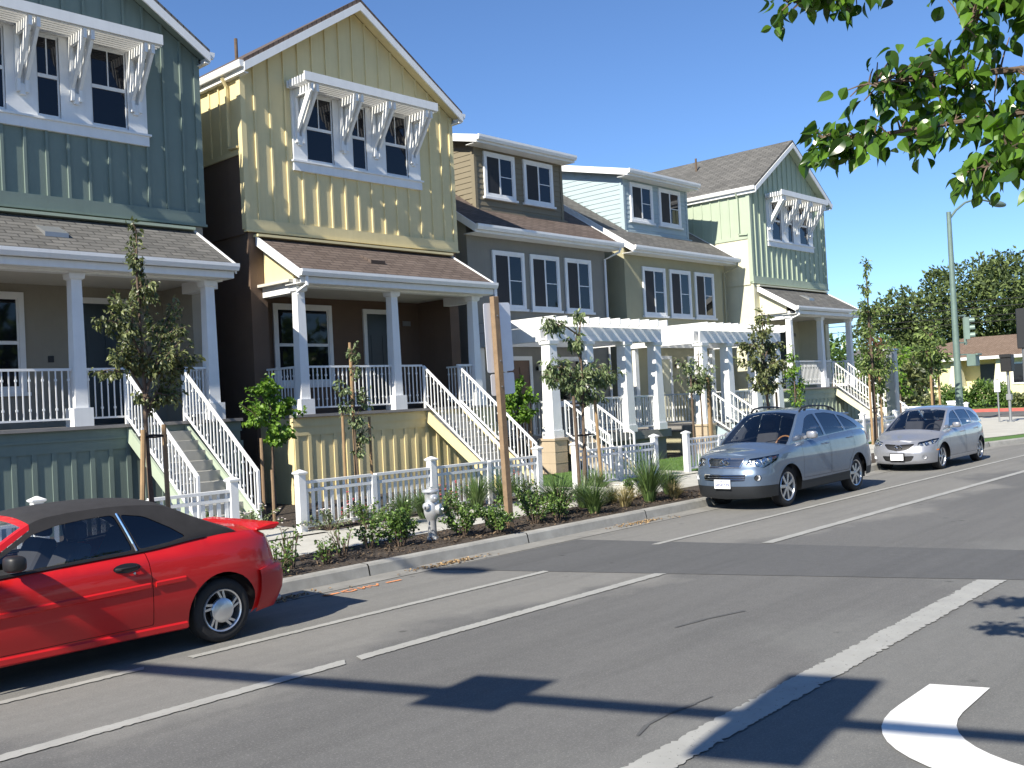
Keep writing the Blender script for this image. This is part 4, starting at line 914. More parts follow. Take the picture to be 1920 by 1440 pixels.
def rounded(poly, r=.03, k=4):
    """polygon with its corners rounded"""
    out = []; n = len(poly)
    for i in range(n):
        p = Vector(poly[i]); a = Vector(poly[i - 1]) - p; b = Vector(poly[(i + 1) % n]) - p; q = min(r, a.length * .45, b.length * .45)
        s, e = p + a.normalized() * q, p + b.normalized() * q
        for j in range(k + 1):
            t = j / k; out.append(tuple(s * (1 - t) ** 2 + p * 2 * t * (1 - t) + e * t * t))
    return out
def triangulate(outer, holes, step):
    outer = densify(outer, step); holes = [densify(h, step) for h in holes]; pts = []; edges = []
    for lp in [outer] + holes:
        b = len(pts); pts += [Vector(p) for p in lp]; edges += [(b + i, b + (i + 1) % len(lp)) for i in range(len(lp))]
    xs = [p.x for p in pts]; ys = [p.y for p in pts]; x = min(xs) + step * .5
    while x < max(xs):
        y = min(ys) + step * .5
        while y < max(ys):
            if inside((x, y), outer) and not any(inside((x, y), h) for h in holes):
                pts.append(Vector((x, y)))
            y += step
        x += step
    v, e, f, *_ = delaunay_2d_cdt(pts, edges, [], 0, 1e-5)
    ok = []
    for t in f:
        c = ((v[t[0]].x + v[t[1]].x + v[t[2]].x) / 3, (v[t[0]].y + v[t[1]].y + v[t[2]].y) / 3)
        if inside(c, outer) and not any(inside(c, h) for h in holes): ok.append(tuple(t))
    return v, ok

class Car:
    def __init__(s, name, label, cat, x0, yc, L, W, outline, fi, ri, wz, ztop, zbot, wheels, RA, gh, tum, zroof, roll=.05):
        s.root = thing(name, label, cat, (x0, yc, 0), 0); s.L, s.W = L, W
        a = []; n = len(outline)
        for i in range(n - 1):      # Catmull-Rom through the plan outline
            p0, p1, p2, p3 = (Vector(outline[max(i - 1, 0)]), Vector(outline[i]), Vector(outline[i + 1]), Vector(outline[min(i + 2, n - 1)]))
            for k in range(10):
                t = k / 10; a.append(.5 * (2 * p1 + (p2 - p0) * t + (2 * p0 - 5 * p1 + 4 * p2 - p3) * t * t + (3 * p1 - p0 - 3 * p2 + p3) * t ** 3))
        a.append(Vector(outline[-1])); s.o = a; s.sl = [0]
        for p, q in zip(a, a[1:]): s.sl.append(s.sl[-1] + math.hypot(q.x - p.x, (q.y - p.y) * W))
        s.S = s.sl[-1]; s.fi, s.ri, s.wz = pchip(fi), pchip(ri), pchip(wz); s.roll = roll
        s.zt = pchip([(s.sx(k), z) for k, z in ztop]); s.zb = pchip([(s.sx(k), z) for k, z in zbot]); s.wheels = wheels; s.RA = RA; s.tum = tum; s.zroof = zroof
        g_ = []; n = len(gh)
        for i in range(n - 1):
            p0, p1, p2, p3 = (Vector(gh[max(i - 1, 0)]), Vector(gh[i]), Vector(gh[i + 1]), Vector(gh[min(i + 2, n - 1)]))
            for k in range(6):
                t = k / 6; g_.append(.5 * (2 * p1 + (p2 - p0) * t + (2 * p0 - 5 * p1 + 4 * p2 - p3) * t * t + (3 * p1 - p0 - 3 * p2 + p3) * t ** 3))
        g_.append(Vector(gh[-1])); s.gh = [(p.x, p.y) for p in g_]; s.ngh = n
    def at(s, q):
        i = 0; lo, hi = 0, len(s.sl) - 1
        while hi - lo > 1:
            m = (lo + hi) // 2
            if s.sl[m] <= q: lo = m
            else: hi = m
        t = (q - s.sl[lo]) / max(1e-9, s.sl[hi] - s.sl[lo]); return s.o[lo].lerp(s.o[hi], min(1, max(0, t)))
    def sx(s, k):
        """station: ('y', half width) on the front, ('x', x) on the side, ('r', half width) on the rear"""
        if isinstance(k, (int, float)): k = ('x', k)
        if k[0] == 'x':
            for i in range(len(s.o) - 1):
                if s.o[i].x <= k[1] <= s.o[i + 1].x: return s.sl[i] + (s.sl[i + 1] - s.sl[i]) * (k[1] - s.o[i].x) / max(1e-9, s.o[i + 1].x - s.o[i].x)
            return s.S if k[1] > s.L / 2 else 0
        yn = k[1] / s.W; rng = range(len(s.o) - 1) if k[0] == 'y' else range(len(s.o) - 2, -1, -1)
        for i in rng:
            a, b = s.o[i].y, s.o[i + 1].y
            if min(a, b) <= yn <= max(a, b): return s.sl[i] + (s.sl[i + 1] - s.sl[i]) * (yn - a) / ((b - a) or 1e-9)
        return 0
    def pos(s, q, z):
        p = s.at(q); a = min(1, max(0, p.x / 1.0)); wf = 1 - a * a * (3 - 2 * a); b = min(1, max(0, (p.x - (s.L - .9)) / .9)); wr = b * b * (3 - 2 * b)
        u = min(1, max(0, (z - (s.zt(q) - .09)) / .09)); ro = s.roll * u * u
        x = p.x + (s.fi(z) + ro) * wf - (s.ri(z) + ro) * wr; y = s.W * p.y * s.wz(z) - ro * min(1, p.y * 1.1)
        return Vector((x, y, z))
    def nor(s, q, z, f=None):
        f = f or s.pos; h = .012; d = f(q + h, z) - f(q - h, z); e = f(q, z + h) - f(q, z - h); n = e.cross(d)
        return n.normalized() if n.length > 1e-9 else Vector((0, 1, 0))
    def G(s, x, z):
        q = s.sx(('x', min(max(x, .3), s.L - .3))); zb = s.zt(q); b = s.pos(q, zb).y; t = max(0, (z - zb) / max(.05, s.zroof - zb)); return Vector((x, b - s.tum * t ** 1.3, z))
    def patch(s, name, outer, m, holes=(), off=0, sides=(1, -1), parent=None, f=None, step=.07, split=False):
        v, t = triangulate(outer, list(holes), step); f = f or s.pos; outp = []
        mb = MB(); nr = []
        P = [(f(p.x, p.y), s.nor(p.x, p.y, f)) for p in v]
        for sd in sides:
            b = len(mb.v)
            for p, n in P:
                p = p + n * off; mb.v.append((p.x, p.y * sd, p.z)); nr.append((n.x, n.y * sd, n.z))
            for a, c, e in t:
                u = (P[c][0] - P[a][0]).cross(P[e][0] - P[a][0]).dot(P[a][1]); fl = (u > 0) == (sd > 0)
                mb.f.append((a + b, c + b, e + b) if fl else (a + b, e + b, c + b)); mb.m.append(0)
            if split:
                outp.append(mb.build(name, m, parent or s.root, smooth=True, normals=nr, fix=False)); mb = MB(); nr = []
        if not split: outp.append(mb.build(name, m, parent or s.root, smooth=True, normals=nr, fix=False))
        return outp if split else outp[0]
    def arch(s, w, z0, z1=None, k=18):
        """points of one wheel arch from front foot to rear foot, in (s, z)"""
        xc, zc = w; r = s.RA; a0 = math.asin(max(-1, min(1, (z0 - zc) / r))); out = []
        for i in range(k + 1):
            a = math.pi - a0 - (math.pi - 2 * a0) * i / k; out.append((s.sx(xc + r * math.cos(a)), zc + r * math.sin(a)))
        return out
    def bottom(s, z, s0=0, s1=None):
        s1 = s.S if s1 is None else s1; fz = z if callable(z) else (lambda q: z); pts = []; q = s0; ar = [s.arch(w, fz(s.sx(w[0]))) for w in s.wheels]
        while q < s1:
            k = [a for a in ar if a[0][0] <= q <= a[-1][0]]
            if k:
                pts += k[0]; q = k[0][-1][0] + .05; ar.remove(k[0])
            else: pts.append((q, fz(q))); q += .06
        pts.append((s1, fz(s1))); return pts
    def topline(s, s0=0, s1=None):
        s1 = s.S if s1 is None else s1; n = max(2, int((s1 - s0) / .06)); return [(s0 + (s1 - s0) * i / n, s.zt(s0 + (s1 - s0) * i / n)) for i in range(n, -1, -1)]
    def xz(s, poly): return [(s.sx(('x', x)), z) for x, z in poly]
    def loft(s, name, edge, m, crown, bow, cols=15, parts=None):
        """surface across the car between edge points and their mirror images; parts(i, t) picks a bucket"""
        ts = [-1 + 2 * j / (cols - 1) for j in range(cols)]; ts = sorted(set([-.93, .93] + [t for t in ts if abs(abs(t) - .93) > .04])); nc = len(ts)
        V = []
        for i, (x, y, z) in enumerate(edge):
            c = crown(i) if callable(crown) else crown; b = bow(i) if callable(bow) else bow
            V.append([Vector((x + b * (1 - t * t), y * t, z + c * (1 - abs(t) ** 2.3))) for t in ts])
        def nn(i, j):
            d = V[min(i + 1, len(V) - 1)][j] - V[max(i - 1, 0)][j]; e = V[i][min(j + 1, nc - 1)] - V[i][max(j - 1, 0)]; n = d.cross(e); return n.normalized() if n.length > 1e-9 else Vector((0, 0, 1))
        bk = {}
        for i in range(len(edge) - 1):
            for j in range(nc - 1): bk.setdefault(parts(i, (ts[j] + ts[j + 1]) / 2) if parts else 0, []).append((i, j))
        N = [[nn(i, j) for j in range(nc)] for i in range(len(edge))]; res = {}
        for k, cells in bk.items():
            mb = MB(); idx = {}; nr = []
            def vid(i, j):
                if (i, j) not in idx: idx[(i, j)] = len(mb.v); mb.v.append(tuple(V[i][j])); nr.append(tuple(N[i][j]))
                return idx[(i, j)]
            for i, j in cells: mb.f.append((vid(i, j), vid(i + 1, j), vid(i + 1, j + 1), vid(i, j + 1))); mb.m.append(0)
            nm, mt = (name, m) if not parts else k; res[nm] = mb.build(nm, mt, s.root, smooth=True, normals=nr, fix=False)
        return res
    def wheel(s, x, z, r, side, style='split', wt=.2, inset=.09, rr=.66):
        y0 = side * (s.W - inset); t = MB(); d = -side
        t.lathe([(r * rr, y0 + d * .012), (r * .80, y0 - d * .004), (r * .93, y0 + d * .004), (r * .985, y0 + d * .022), (r, y0 + d * .05), (r, y0 + d * (wt - .05)), (r * .97, y0 + d * (wt - .015)), (r * .8, y0 + d * wt), (r * rr, y0 + d * (wt - .02)), (r * rr, y0 + d * .012)], 40, (x, 0, z), 'y')
        w = t.build('wheel', M['tyre'], s.root, smooth=True); R_ = r * rr; m = MB()
        m.lathe([(R_ * 1.02, y0 + d * .008), (R_ * .99, y0 - d * .004), (R_ * .93, y0 + d * .004), (R_ * .90, y0 + d * .03), (R_ * .88, y0 + d * .12)], 40, (x, 0, z), 'y')
        def blade(a0, a1, r0, r1, w0, w1, yy=.012):
            p0 = Vector((x + math.cos(a0) * r0, y0 + d * yy, z + math.sin(a0) * r0)); p1 = Vector((x + math.cos(a1) * r1, y0 + d * (yy + .004), z + math.sin(a1) * r1)); q = (p1 - p0).cross(Vector((0, 1, 0))).normalized()
            vs = [p0 - q * w0 / 2, p0 + q * w0 / 2, p1 + q * w1 / 2, p1 - q * w1 / 2]; m.add(vs + [v + Vector((0, d * .035, 0)) for v in vs], [(0, 1, 2, 3), (7, 6, 5, 4), (0, 4, 5, 1), (1, 5, 6, 2), (2, 6, 7, 3), (3, 7, 4, 0)])
        if style == 'turbine':
            m.lathe([(0, y0 - d * .012), (R_ * .48, y0 - d * .010), (R_ * .57, y0 + d * .002), (R_ * .59, y0 + d * .03)], 30, (x, 0, z), 'y')
            for k in range(5):
                a = k * 1.2566 + .1
                for o in (-.17, .12): blade(a + o, a + o + .30, R_ * .46, R_ * .93, R_ * .13, R_ * .10)
        else:
            nsp = 7 if style == 'star' else 5
            m.lathe([(0, y0 + d * .004), (R_ * .14, y0 + d * .004), (R_ * .2, y0 + d * .02), (R_ * .2, y0 + d * .05)], 20, (x, 0, z), 'y')
            for k in range(nsp):
                a = k * 6.2832 / nsp + .4
                if style == 'star': blade(a, a, R_ * .12, R_ * .93, R_ * .20, R_ * .24)
                else:
                    for o in (-.13, .13): blade(a + o * .6, a + o, R_ * .14, R_ * .93, R_ * .15, R_ * .12)
        rim = m.build('rim', M['rimm'], w, smooth=True)
        b = MB(); b.lathe([(0, y0 + d * .10), (R_ * .9, y0 + d * .10), (R_ * .9, y0 + d * .12)], 24, (x, 0, z), 'y'); b.lathe([(0, y0 + d * .07), (R_ * .55, y0 + d * .07), (R_ * .55, y0 + d * .1)], 24, (x, 0, z), 'y'); b.build('brake_disc', M['black'], w)
        return w
    def guts(s, xa, xb, zf, dash, seats, zseat, wheelx=None, wood=False, nrow=2):
        b = MB(); W = s.W; b.box(.25, s.L - .3, -(W - .24), W - .24, .22, .58); b.box(xa - .3, xb, -(W - .10), W - .10, .5, zf); b.build('cabin_floor', M['inner'], s.root)
        b = MB(); b.box(dash - .25, dash + .28, -(W - .14), W - .14, zf, zf + .28); b.build('dashboard', M['inner'], s.root, bevel=.04)
        for x in seats:
            for y in (-.36 * W / .8, .36 * W / .8):
                st = MB(); st.prism([(x - .1, zf), (x + .42, zf), (x + .56, zseat), (x + .44, zseat + .02), (x + .28, zf + .2), (x - .12, zf + .22)], y - .22, y + .22, 'y'); st.box(x + .45, x + .56, y - .12, y + .12, zseat + .03, zseat + .19); st.build('seat', M['seat'], s.root, bevel=.025)
        if wheelx:
            b = MB(); pts = [(wheelx + .06 * math.sin(a), -.33 * W / .8 + .175 * math.cos(a), zf + .27 + .165 * math.sin(a)) for a in [i * 6.2832 / 20 for i in range(21)]]; b.tube(pts, .016, 6, cap=False); b.beam((wheelx, -.33 * W / .8 - .16, zf + .27), (wheelx, -.33 * W / .8 + .16, zf + .27), .04, .03); b.build('steering_wheel', M['woodw'] if wood else M['inner'], s.root, smooth=True)
    def mirror(s, x, z, m, sides=(1, -1), sz=(.11, .2, .14)):
        for sd in sides:
            y = s.G(x, z).y; mb = MB(); bm = bmesh.new(); bmesh.ops.create_icosphere(bm, subdivisions=3, radius=1)
            for v in bm.verts:
                c = v.co; k = lambda a: math.copysign(abs(a) ** .55, a); mb.v.append((x + k(c.x) * sz[0] * .55 + abs(c.y) * .02, sd * (y + sz[1] * .55 + .03 + k(c.y) * sz[1] * .5), z + .07 + k(c.z) * sz[2] * .5))
            mb.f = [tuple(v.index for v in f.verts) for f in bm.faces]; mb.m = [0] * len(mb.f); bm.free(); mb.beam((x + .02, sd * (y - .02), z + .02), (x + .02, sd * (y + .09), z + .05), .06, .05)
            mb.build('mirror', m, s.root, smooth=True)
    def plate_at(s, q, z, w, h, text=None, rear=False, frame=None):
        p = s.pos(q, z); x = p.x + (-.03 if not rear else .03); b = MB(); b.box(x - .006, x + .012, -w / 2, w / 2, z - h / 2, z + h / 2)
        if frame: b.box(x + .0, x + .03, -w / 2 - .018, w / 2 + .018, z - h / 2 - .018, z + h / 2 + .018, 1)
        o = b.build('number_plate', [M['plate'], frame or M['plate']], s.root)
        if text:
            for tx_, sz, dz, wd in text: s.text(tx_, sz, x - .0085, z + dz, o, wd)
    def text(s, tx_, sz, x, z, parent, wd):
        cu = bpy.data.curves.new('letters', 'FONT'); cu.body = tx_; cu.size = sz; cu.offset = sz * .02; cu.align_x = 'CENTER'; cu.align_y = 'CENTER'; tmp = bpy.data.objects.new('letters', cu); COL.objects.link(tmp)
        bpy.context.view_layer.update(); me = bpy.data.meshes.new_from_object(tmp.evaluated_get(bpy.context.evaluated_depsgraph_get())); bpy.data.objects.remove(tmp)
        xs = [v.co.x for v in me.vertices]; k = wd / (max(xs) - min(xs))
        for v in me.vertices: a, b_ = v.co.x * k, v.co.y; v.co = Vector((x, -a, z + b_))
        me.materials.clear(); me.materials.append(M['ink']); o = bpy.data.objects.new('plate_letters', me); COL.objects.link(o); o.parent = parent

def headlamp(c, poly, bulbs, amber=None, sides=(1, -1), deep=.05):
    """clear lens over a bright bowl with round lamps"""
    for sd in sides:
        bowl = c.patch('headlight', poly, M['refl'], off=-deep, sides=(sd,), step=.04)
        for q, z, r in bulbs:
            p = c.pos(q, z) - c.nor(q, z) * deep * .8; n = c.nor(q, z); b = MB(); b.lathe([(r * .3, .0), (r * .75, .004), (r, .02), (r * .98, .028), (r * .7, .012), (r * .35, .014), (0, .03)], 16)
            rot = Vector((n.x, n.y * sd, n.z)).to_track_quat('Z', 'Y').to_matrix(); b.v = [tuple(rot @ Vector(v) + Vector((p.x, p.y * sd, p.z))) for v in b.v]; b.build('bulb', M['chrome'], bowl, smooth=True)
        c.patch('lens', poly, M['lens'], off=.002, sides=(sd,), parent=bowl, step=.05)
        if amber: c.patch('indicator', amber, M['amber'], off=-deep * .6, sides=(sd,), parent=bowl, step=.04)

# ---- blue suv facing the camera side of the street
c = Car('suv', 'slate blue suv with roof rails parked at the kerb before the pergolas, facing left', 'car', 15.38, 9.36, 4.86, .80,
  [(0, 0), (.012, .25), (.05, .5), (.13, .72), (.27, .86), (.5, .945), (.95, .99), (1.6, 1.0), (2.6, 1.0), (3.6, .995), (4.1, .97), (4.45, .92), (4.68, .82), (4.8, .6), (4.85, .3), (4.86, 0)],
  [(.15, .10), (.28, .03), (.45, 0), (.60, .0), (.70, .04), (.78, .06), (.92, .12), (1.0, .26), (1.1, .4)], [(.2, .08), (.4, 0), (.65, 0), (.75, .05), (1.0, .12), (1.2, .2)],
  [(.15, .94), (.35, .975), (.55, 1.0), (.8, .995), (1.0, .975), (1.2, .95)],
  [(('y', 0), .955), (('y', .4), .955), (('y', .62), .97), (.5, 1.0), (.8, 1.04), (1.15, 1.09), (2.0, 1.14), (3.0, 1.19), (3.8, 1.215), (4.3, 1.21), (4.7, 1.19), (('r', 0), 1.19)],
  [(('y', 0), .20), (.6, .24), (1.5, .27), (3.5, .28), (4.6, .30), (('r', 0), .3)], [(.99, .35), (3.81, .35)], .415,
  [(1.08, 1.07), (1.55, 1.41), (1.84, 1.60), (2.2, 1.66), (2.75, 1.66), (3.25, 1.615), (3.65, 1.545), (4.0, 1.425), (4.5, 1.20)], .20, 1.66)
SB = M['car_blue']; q = c.sx
gr = rounded([(-.01, .755), (-.01, .905), (q(('y', .375)), .915), (q(('y', .30)), .77)], .03); lo = rounded([(-.01, .515), (-.01, .635), (q(('y', .42)), .64), (q(('y', .40)), .53)], .02)
hl = rounded([(q(('y', .40)), .80), (q(('y', .45)), .905), (q(.34), .945), (q(.62), .955), (q(.52), .86), (q(.22), .745)], .025); fg = [(q(('y', .60)) + .065 * math.cos(a), .575 + .055 * math.sin(a)) for a in [i * .3927 for i in range(16)]]
clz = pchip([(0, .43), (q(.45), .44), (q(1.5), .42), (q(3.4), .44), (q(4.6), .46), (c.S, .46)])
fd = rounded(c.xz([(1.47, .47), (1.50, .9), (1.46, 1.085), (2.58, 1.155), (2.60, .9), (2.56, .47)]), .02); rd = rounded(c.xz([(2.61, .47), (2.63, .9), (2.605, 1.16), (3.66, 1.195), (3.69, .9), (3.42, .64), (3.34, .47)]), .02)
tl = rounded([(q(4.45), .95), (q(4.35), 1.14), (q(('r', .45)), 1.12), (q(('r', .45)), .95)], .03)
c.patch('body', c.bottom(clz) + c.topline(), SB, [gr, lo, hl, fg, fd, rd, tl])
for s0, s1 in ((0, q(.99 - .40)), (q(.99 + .40), q(3.81 - .40)), (q(3.81 + .40), c.S)):
    n = 14; c.patch('lower_cladding', [(s0 + (s1 - s0) * i / n, c.zb(s0 + (s1 - s0) * i / n)) for i in range(n + 1)] + [(s1 + (s0 - s1) * i / n, clz(s1 + (s0 - s1) * i / n)) for i in range(n + 1)], M['clad'], off=-.004)
def doors(c, polys, m, handles):
    for poly, (hx, hz) in zip(polys, handles):
        ins = [tuple(Vector(p)) for p in poly]; cx = sum(p[0] for p in ins) / len(ins); cz = sum(p[1] for p in ins) / len(ins)
        ins = [(p[0] + (.006 if p[0] < cx else -.006), p[1] + (.005 if p[1] < cz else -.001)) for p in ins]
        for sd, o in zip((1, -1), c.patch('door', ins, m, split=True)):
            p = c.pos(c.sx(hx), hz); b = MB(); b.tube([(p.x - .1, sd * (p.y - .005), hz), (p.x - .07, sd * (p.y + .035), hz + .004), (p.x + .07, sd * (p.y + .035), hz + .008), (p.x + .1, sd * (p.y - .005), hz + .01)], .014, 6); b.build('handle', m if m is not M['car_red'] else M['black'], o, smooth=True)
        c.patch('door_gap', poly, M['black'], off=-.012, step=.12)
doors(c, [fd, rd], SB, [(2.40, 1.03), (3.48, 1.08)])
grl = c.patch('grille', gr, M['grillem'], off=-.03, step=.05); b = MB()
for k in range(7):
    z = .775 + k * .02; ye = .305 + .07 * (z - .77) / .14 - .015; b.tube([c.pos(q(('y', abs(y))), z) * 1 + Vector((.01, 0, 0)) if y >= 0 else Vector((c.pos(q(('y', -y)), z).x + .01, -c.pos(q(('y', -y)), z).y, z)) for y in [ye * t / 6 for t in range(-6, 7)]], .0055, 5)
b.build('bar', M['chrome'], grl, smooth=True)
b = MB(); fr_ = [(y, z) for y, z in [(-.37, .912), (.37, .912), (.30, .762), (-.30, .762), (-.37, .912)]]
for (y0, z0), (y1, z1) in zip(fr_, fr_[1:]): b.tube([Vector((c.pos(q(('y', abs(y0 + (y1 - y0) * t / 6))), z0 + (z1 - z0) * t / 6).x - .004, y0 + (y1 - y0) * t / 6, z0 + (z1 - z0) * t / 6)) for t in range(7)], .013, 6)
b.build('surround', M['chrome'], grl, smooth=True)
ex = c.pos(0, .84).x - .012; b = MB(); b.tube([(ex, .085 * math.cos(a), .84 + .052 * math.sin(a)) for a in [i * 6.2832 / 24 for i in range(25)]], .009, 6, cap=False); b.tube([(ex - .004, -.045, .87), (ex - .004, .018, .822), (ex - .004, -.06, .822)][::1], .009, 6); b.tube([(ex - .004, .03, .875), (ex - .004, .005, .835)], .006, 5); b.build('emblem', M['chrome'], grl, smooth=True)
lg = c.patch('lower_grille', lo, M['black'], off=-.03); b = MB()
for z in (.55, .585, .62): b.tube([Vector((c.pos(q(('y', abs(y))), z).x + .004, y, z)) for y in [.4 * t / 6 for t in range(-6, 7)]], .007, 5)
b.build('bar', M['chrome'], lg, smooth=True)
headlamp(c, hl, [(q(.14), .835, .062), (q(.24), .865, .06), (q(.36), .895, .045), (q(('y', .47)), .85, .035)], rounded([(q(.44), .88), (q(.42), .935), (q(.58), .945), (q(.52), .885)], .01))
for sd in (1, -1):
    f0 = c.patch('fog_light', fg, M['clad'], off=-.02, sides=(sd,), step=.04); p = c.pos(q(('y', .60)), .575); b = MB(); b.lathe([(0, .02), (.03, .012), (.04, -.004), (.045, .0)], 16, (p.x + .012, p.y * sd, p.z), 'x'); b.build('lens', M['refl'], f0, smooth=True)
c.patch('tail_light', tl, M['redlens'], off=.001, split=True)
cow = [i for i, p in enumerate(c.gh) if p[0] <= 1.09][-1]
hood_e = [c.pos(s_, c.zt(s_)) for s_ in [q(1.12) * k / 24 for k in range(25)]]
c.loft('bonnet', hood_e, SB, lambda i: .035 + .025 * min(1, i / 12), lambda i: -.13 * max(0, (i - 12) / 12) ** 2 - .0)
ghe = [c.G(x, z) for x, z in c.gh]; nW = 13; nR = len(ghe) - 12
c.loft('x', ghe, SB, lambda i: .02 + .035 * min(1, i / 12) * (1 if i < nR else .8), lambda i: -.14 * (1 - min(1, i / 13)) + (.08 * max(0, (i - nR) / 12)), parts=lambda i, t: (('windshield', M['glass']) if 0 <= i < 12 and abs(t) < .93 else ('rear_window', M['glassdk']) if i >= nR and abs(t) < .9 else ('roof', SB)))
win1 = rounded([(1.52, 1.125), (1.98, 1.515), (2.16, 1.575), (2.40, 1.595), (2.50, 1.18)], .04); win2 = rounded([(2.58, 1.185), (2.49, 1.597), (2.9, 1.595), (3.27, 1.548), (3.38, 1.22)], .03); win3 = rounded([(3.45, 1.225), (3.34, 1.535), (3.55, 1.495), (3.84, 1.385), (4.05, 1.255)], .03)
gpoly = [(x, z) for x, z in c.gh] + [(x, c.zt(q(x))) for x in [4.5 - .1 * k for k in range(35)] if x > 1.12]
c.patch('pillar', gpoly, SB, [win1, win2, win3], f=c.G, split=True)
for wpoly, gm in ((win1, M['glass']), (win2, M['glassdk']), (win3, M['glassdk'])):
    for o in c.patch('side_window', wpoly, gm, f=c.G, off=-.006, split=True): pass
tail_e = [c.pos(s_, c.zt(s_)) for s_ in [q(4.5) + (c.S - q(4.5)) * k / 14 for k in range(15)]]
c.loft('tailgate', tail_e, SB, .02, .03)
b = MB(); b.prism([(3.72, 1.565), (4.10, 1.545), (4.12, 1.51), (3.72, 1.50)], -.5, .5, 'y'); b.build('spoiler', SB, c.root, bevel=.012)
for sd in (1, -1):
    y = .50 * sd; b = MB(); b.tube([(1.98, y, 1.655), (2.1, y, 1.72), (2.4, y, 1.745), (3.0, y, 1.725), (3.3, y, 1.68), (3.45, y, 1.62)], .018, 8)
    for x in (2.2, 2.75, 3.2): b.beam((x, y, 1.62), (x, y, 1.70), .04, .03)
    b.build('roof_rail', M['black'], c.root, smooth=True)
for x in (.99, 3.81):
    for sd in (1, -1): c.wheel(x, .36, .36, sd, 'star', inset=.085, rr=.71)
c.guts(1.5, 4.0, .78, 1.42, (1.9, 2.9), 1.28, 1.66, True); c.mirror(1.72, 1.16, M['car_silver'])
c.plate_at(0, .475, .315, .155, [('6BSR739', .075, -.015, .275), ('California', .03, .052, .11)])
for sd in (-1, 1):
    b = MB(); b.tube([(1.12, sd * .15 - .1, 1.135), (1.2, sd * .35 - .1, 1.17), (1.17, sd * .62 - .05, 1.15)], .008, 5); b.build('wiper', M['black'], c.root)
b = MB(); b.box(1.0, 1.15, -.55, .55, 1.085, 1.11); b.build('cowl', M['black'], c.root)

# ---- silver hatchback behind it
c = Car('hatchback', 'silver five-door hatchback parked behind the blue suv near the corner, facing left', 'car', 23.36, 9.50, 4.22, .79,
  [(0, 0), (.015, .28), (.06, .52), (.14, .72), (.28, .86), (.5, .945), (.9, .99), (1.5, 1.0), (2.5, 1.0), (3.2, .99), (3.65, .96), (3.9, .9), (4.08, .78), (4.17, .55), (4.21, .28), (4.22, 0)],
  [(.15, .05), (.25, 0), (.42, .0), (.52, .04), (.62, .10), (.72, .2), (.82, .36), (.95, .5)], [(.2, .08), (.35, .02), (.5, 0), (.62, .04), (.8, .1), (1.0, .16)],
  [(.15, .95), (.3, .985), (.5, 1.0), (.7, .99), (.9, .965), (1.05, .94)],
  [(('y', 0), .68), (('y', .4), .69), (('y', .62), .72), (.4, .77), (.7, .83), (1.0, .89), (1.8, .935), (2.6, .965), (3.3, .985), (3.8, .985), (4.05, .97), (('r', 0), .96)],
  [(('y', 0), .17), (.5, .2), (1.4, .21), (3.0, .22), (4.0, .26), (('r', 0), .28)], [(.88, .30), (3.48, .30)], .355,
  [(.93, .87), (1.40, 1.13), (1.82, 1.345), (2.15, 1.41), (2.6, 1.425), (3.05, 1.405), (3.5, 1.345), (3.8, 1.20), (4.02, .97)], .19, 1.41)
SM = M['car_silver']; q = c.sx
gr = rounded([(-.01, .475), (-.01, .625), (q(('y', .37)), .645), (q(('y', .24)), .52)], .05); lo = rounded([(-.01, .225), (-.01, .36), (q(('y', .38)), .37), (q(('y', .31)), .25)], .04)
hl = rounded([(q(('y', .42)), .60), (q(('y', .44)), .675), (q(.33), .74), (q(.60), .755), (q(.42), .66), (q(.16), .585)], .025); fg = [(q(('y', .585)) + .06 * math.cos(a), .33 + .055 * math.sin(a)) for a in [i * .3927 for i in range(16)]]
fd = rounded(c.xz([(1.28, .30), (1.25, .7), (1.27, .895), (2.32, .945), (2.33, .7), (2.30, .30)]), .02); rd = rounded(c.xz([(2.345, .30), (2.36, .7), (2.35, .95), (3.3, .975), (3.32, .75), (3.10, .52), (3.05, .30)]), .02)
tl = rounded([(q(3.85), .72), (q(3.8), .93), (q(('r', .42)), .92), (q(('r', .42)), .72)], .03); mk = rounded(c.xz([(.46, .475), (.46, .505), (.58, .505), (.58, .475)]), .008)
c.patch('body', c.bottom(c.zb) + c.topline(), SM, [gr, lo, hl, fg, fd, rd, tl, mk])
doors(c, [fd, rd], SM, [(2.14, .83), (3.14, .86)])
grl = c.patch('grille', gr, M['black'], off=-.02, step=.05); ex = c.pos(0, .575).x - .012; b = MB(); b.tube([(ex, .085 * math.cos(a), .565 + .058 * math.sin(a)) for a in [i * 6.2832 / 24 for i in range(25)]], .009, 6, cap=False); b.tube([(ex - .002, -.07, .592), (ex - .004, -.025, .575), (ex - .004, 0, .552), (ex - .004, .025, .575), (ex - .002, .07, .592)], .008, 5); b.build('emblem', M['chrome'], grl, smooth=True)
c.patch('lower_grille', lo, M['black'], off=-.025)
headlamp(c, hl, [(q(.17), .655, .055), (q(.30), .69, .045), (q(('y', .50)), .64, .04)], None)
for sd in (1, -1):
    f0 = c.patch('fog_light', fg, SM, off=-.02, sides=(sd,), step=.04); p = c.pos(q(('y', .585)), .33); b = MB(); b.lathe([(0, .02), (.03, .012), (.038, -.006), (.043, .0)], 16, (p.x + .012, p.y * sd, p.z), 'x'); b.build('lens', M['refl'], f0, smooth=True)
c.patch('side_marker', mk, M['amber'], off=.002, split=True); c.patch('tail_light', tl, M['redlens'], off=.001, split=True)
hood_e = [c.pos(s_, c.zt(s_)) for s_ in [q(.97) * k / 24 for k in range(25)]]; c.loft('bonnet', hood_e, SM, lambda i: .035 + .03 * min(1, i / 12), lambda i: -.12 * max(0, (i - 12) / 12) ** 2)
ghe = [c.G(x, z) for x, z in c.gh]; nR = len(ghe) - 12
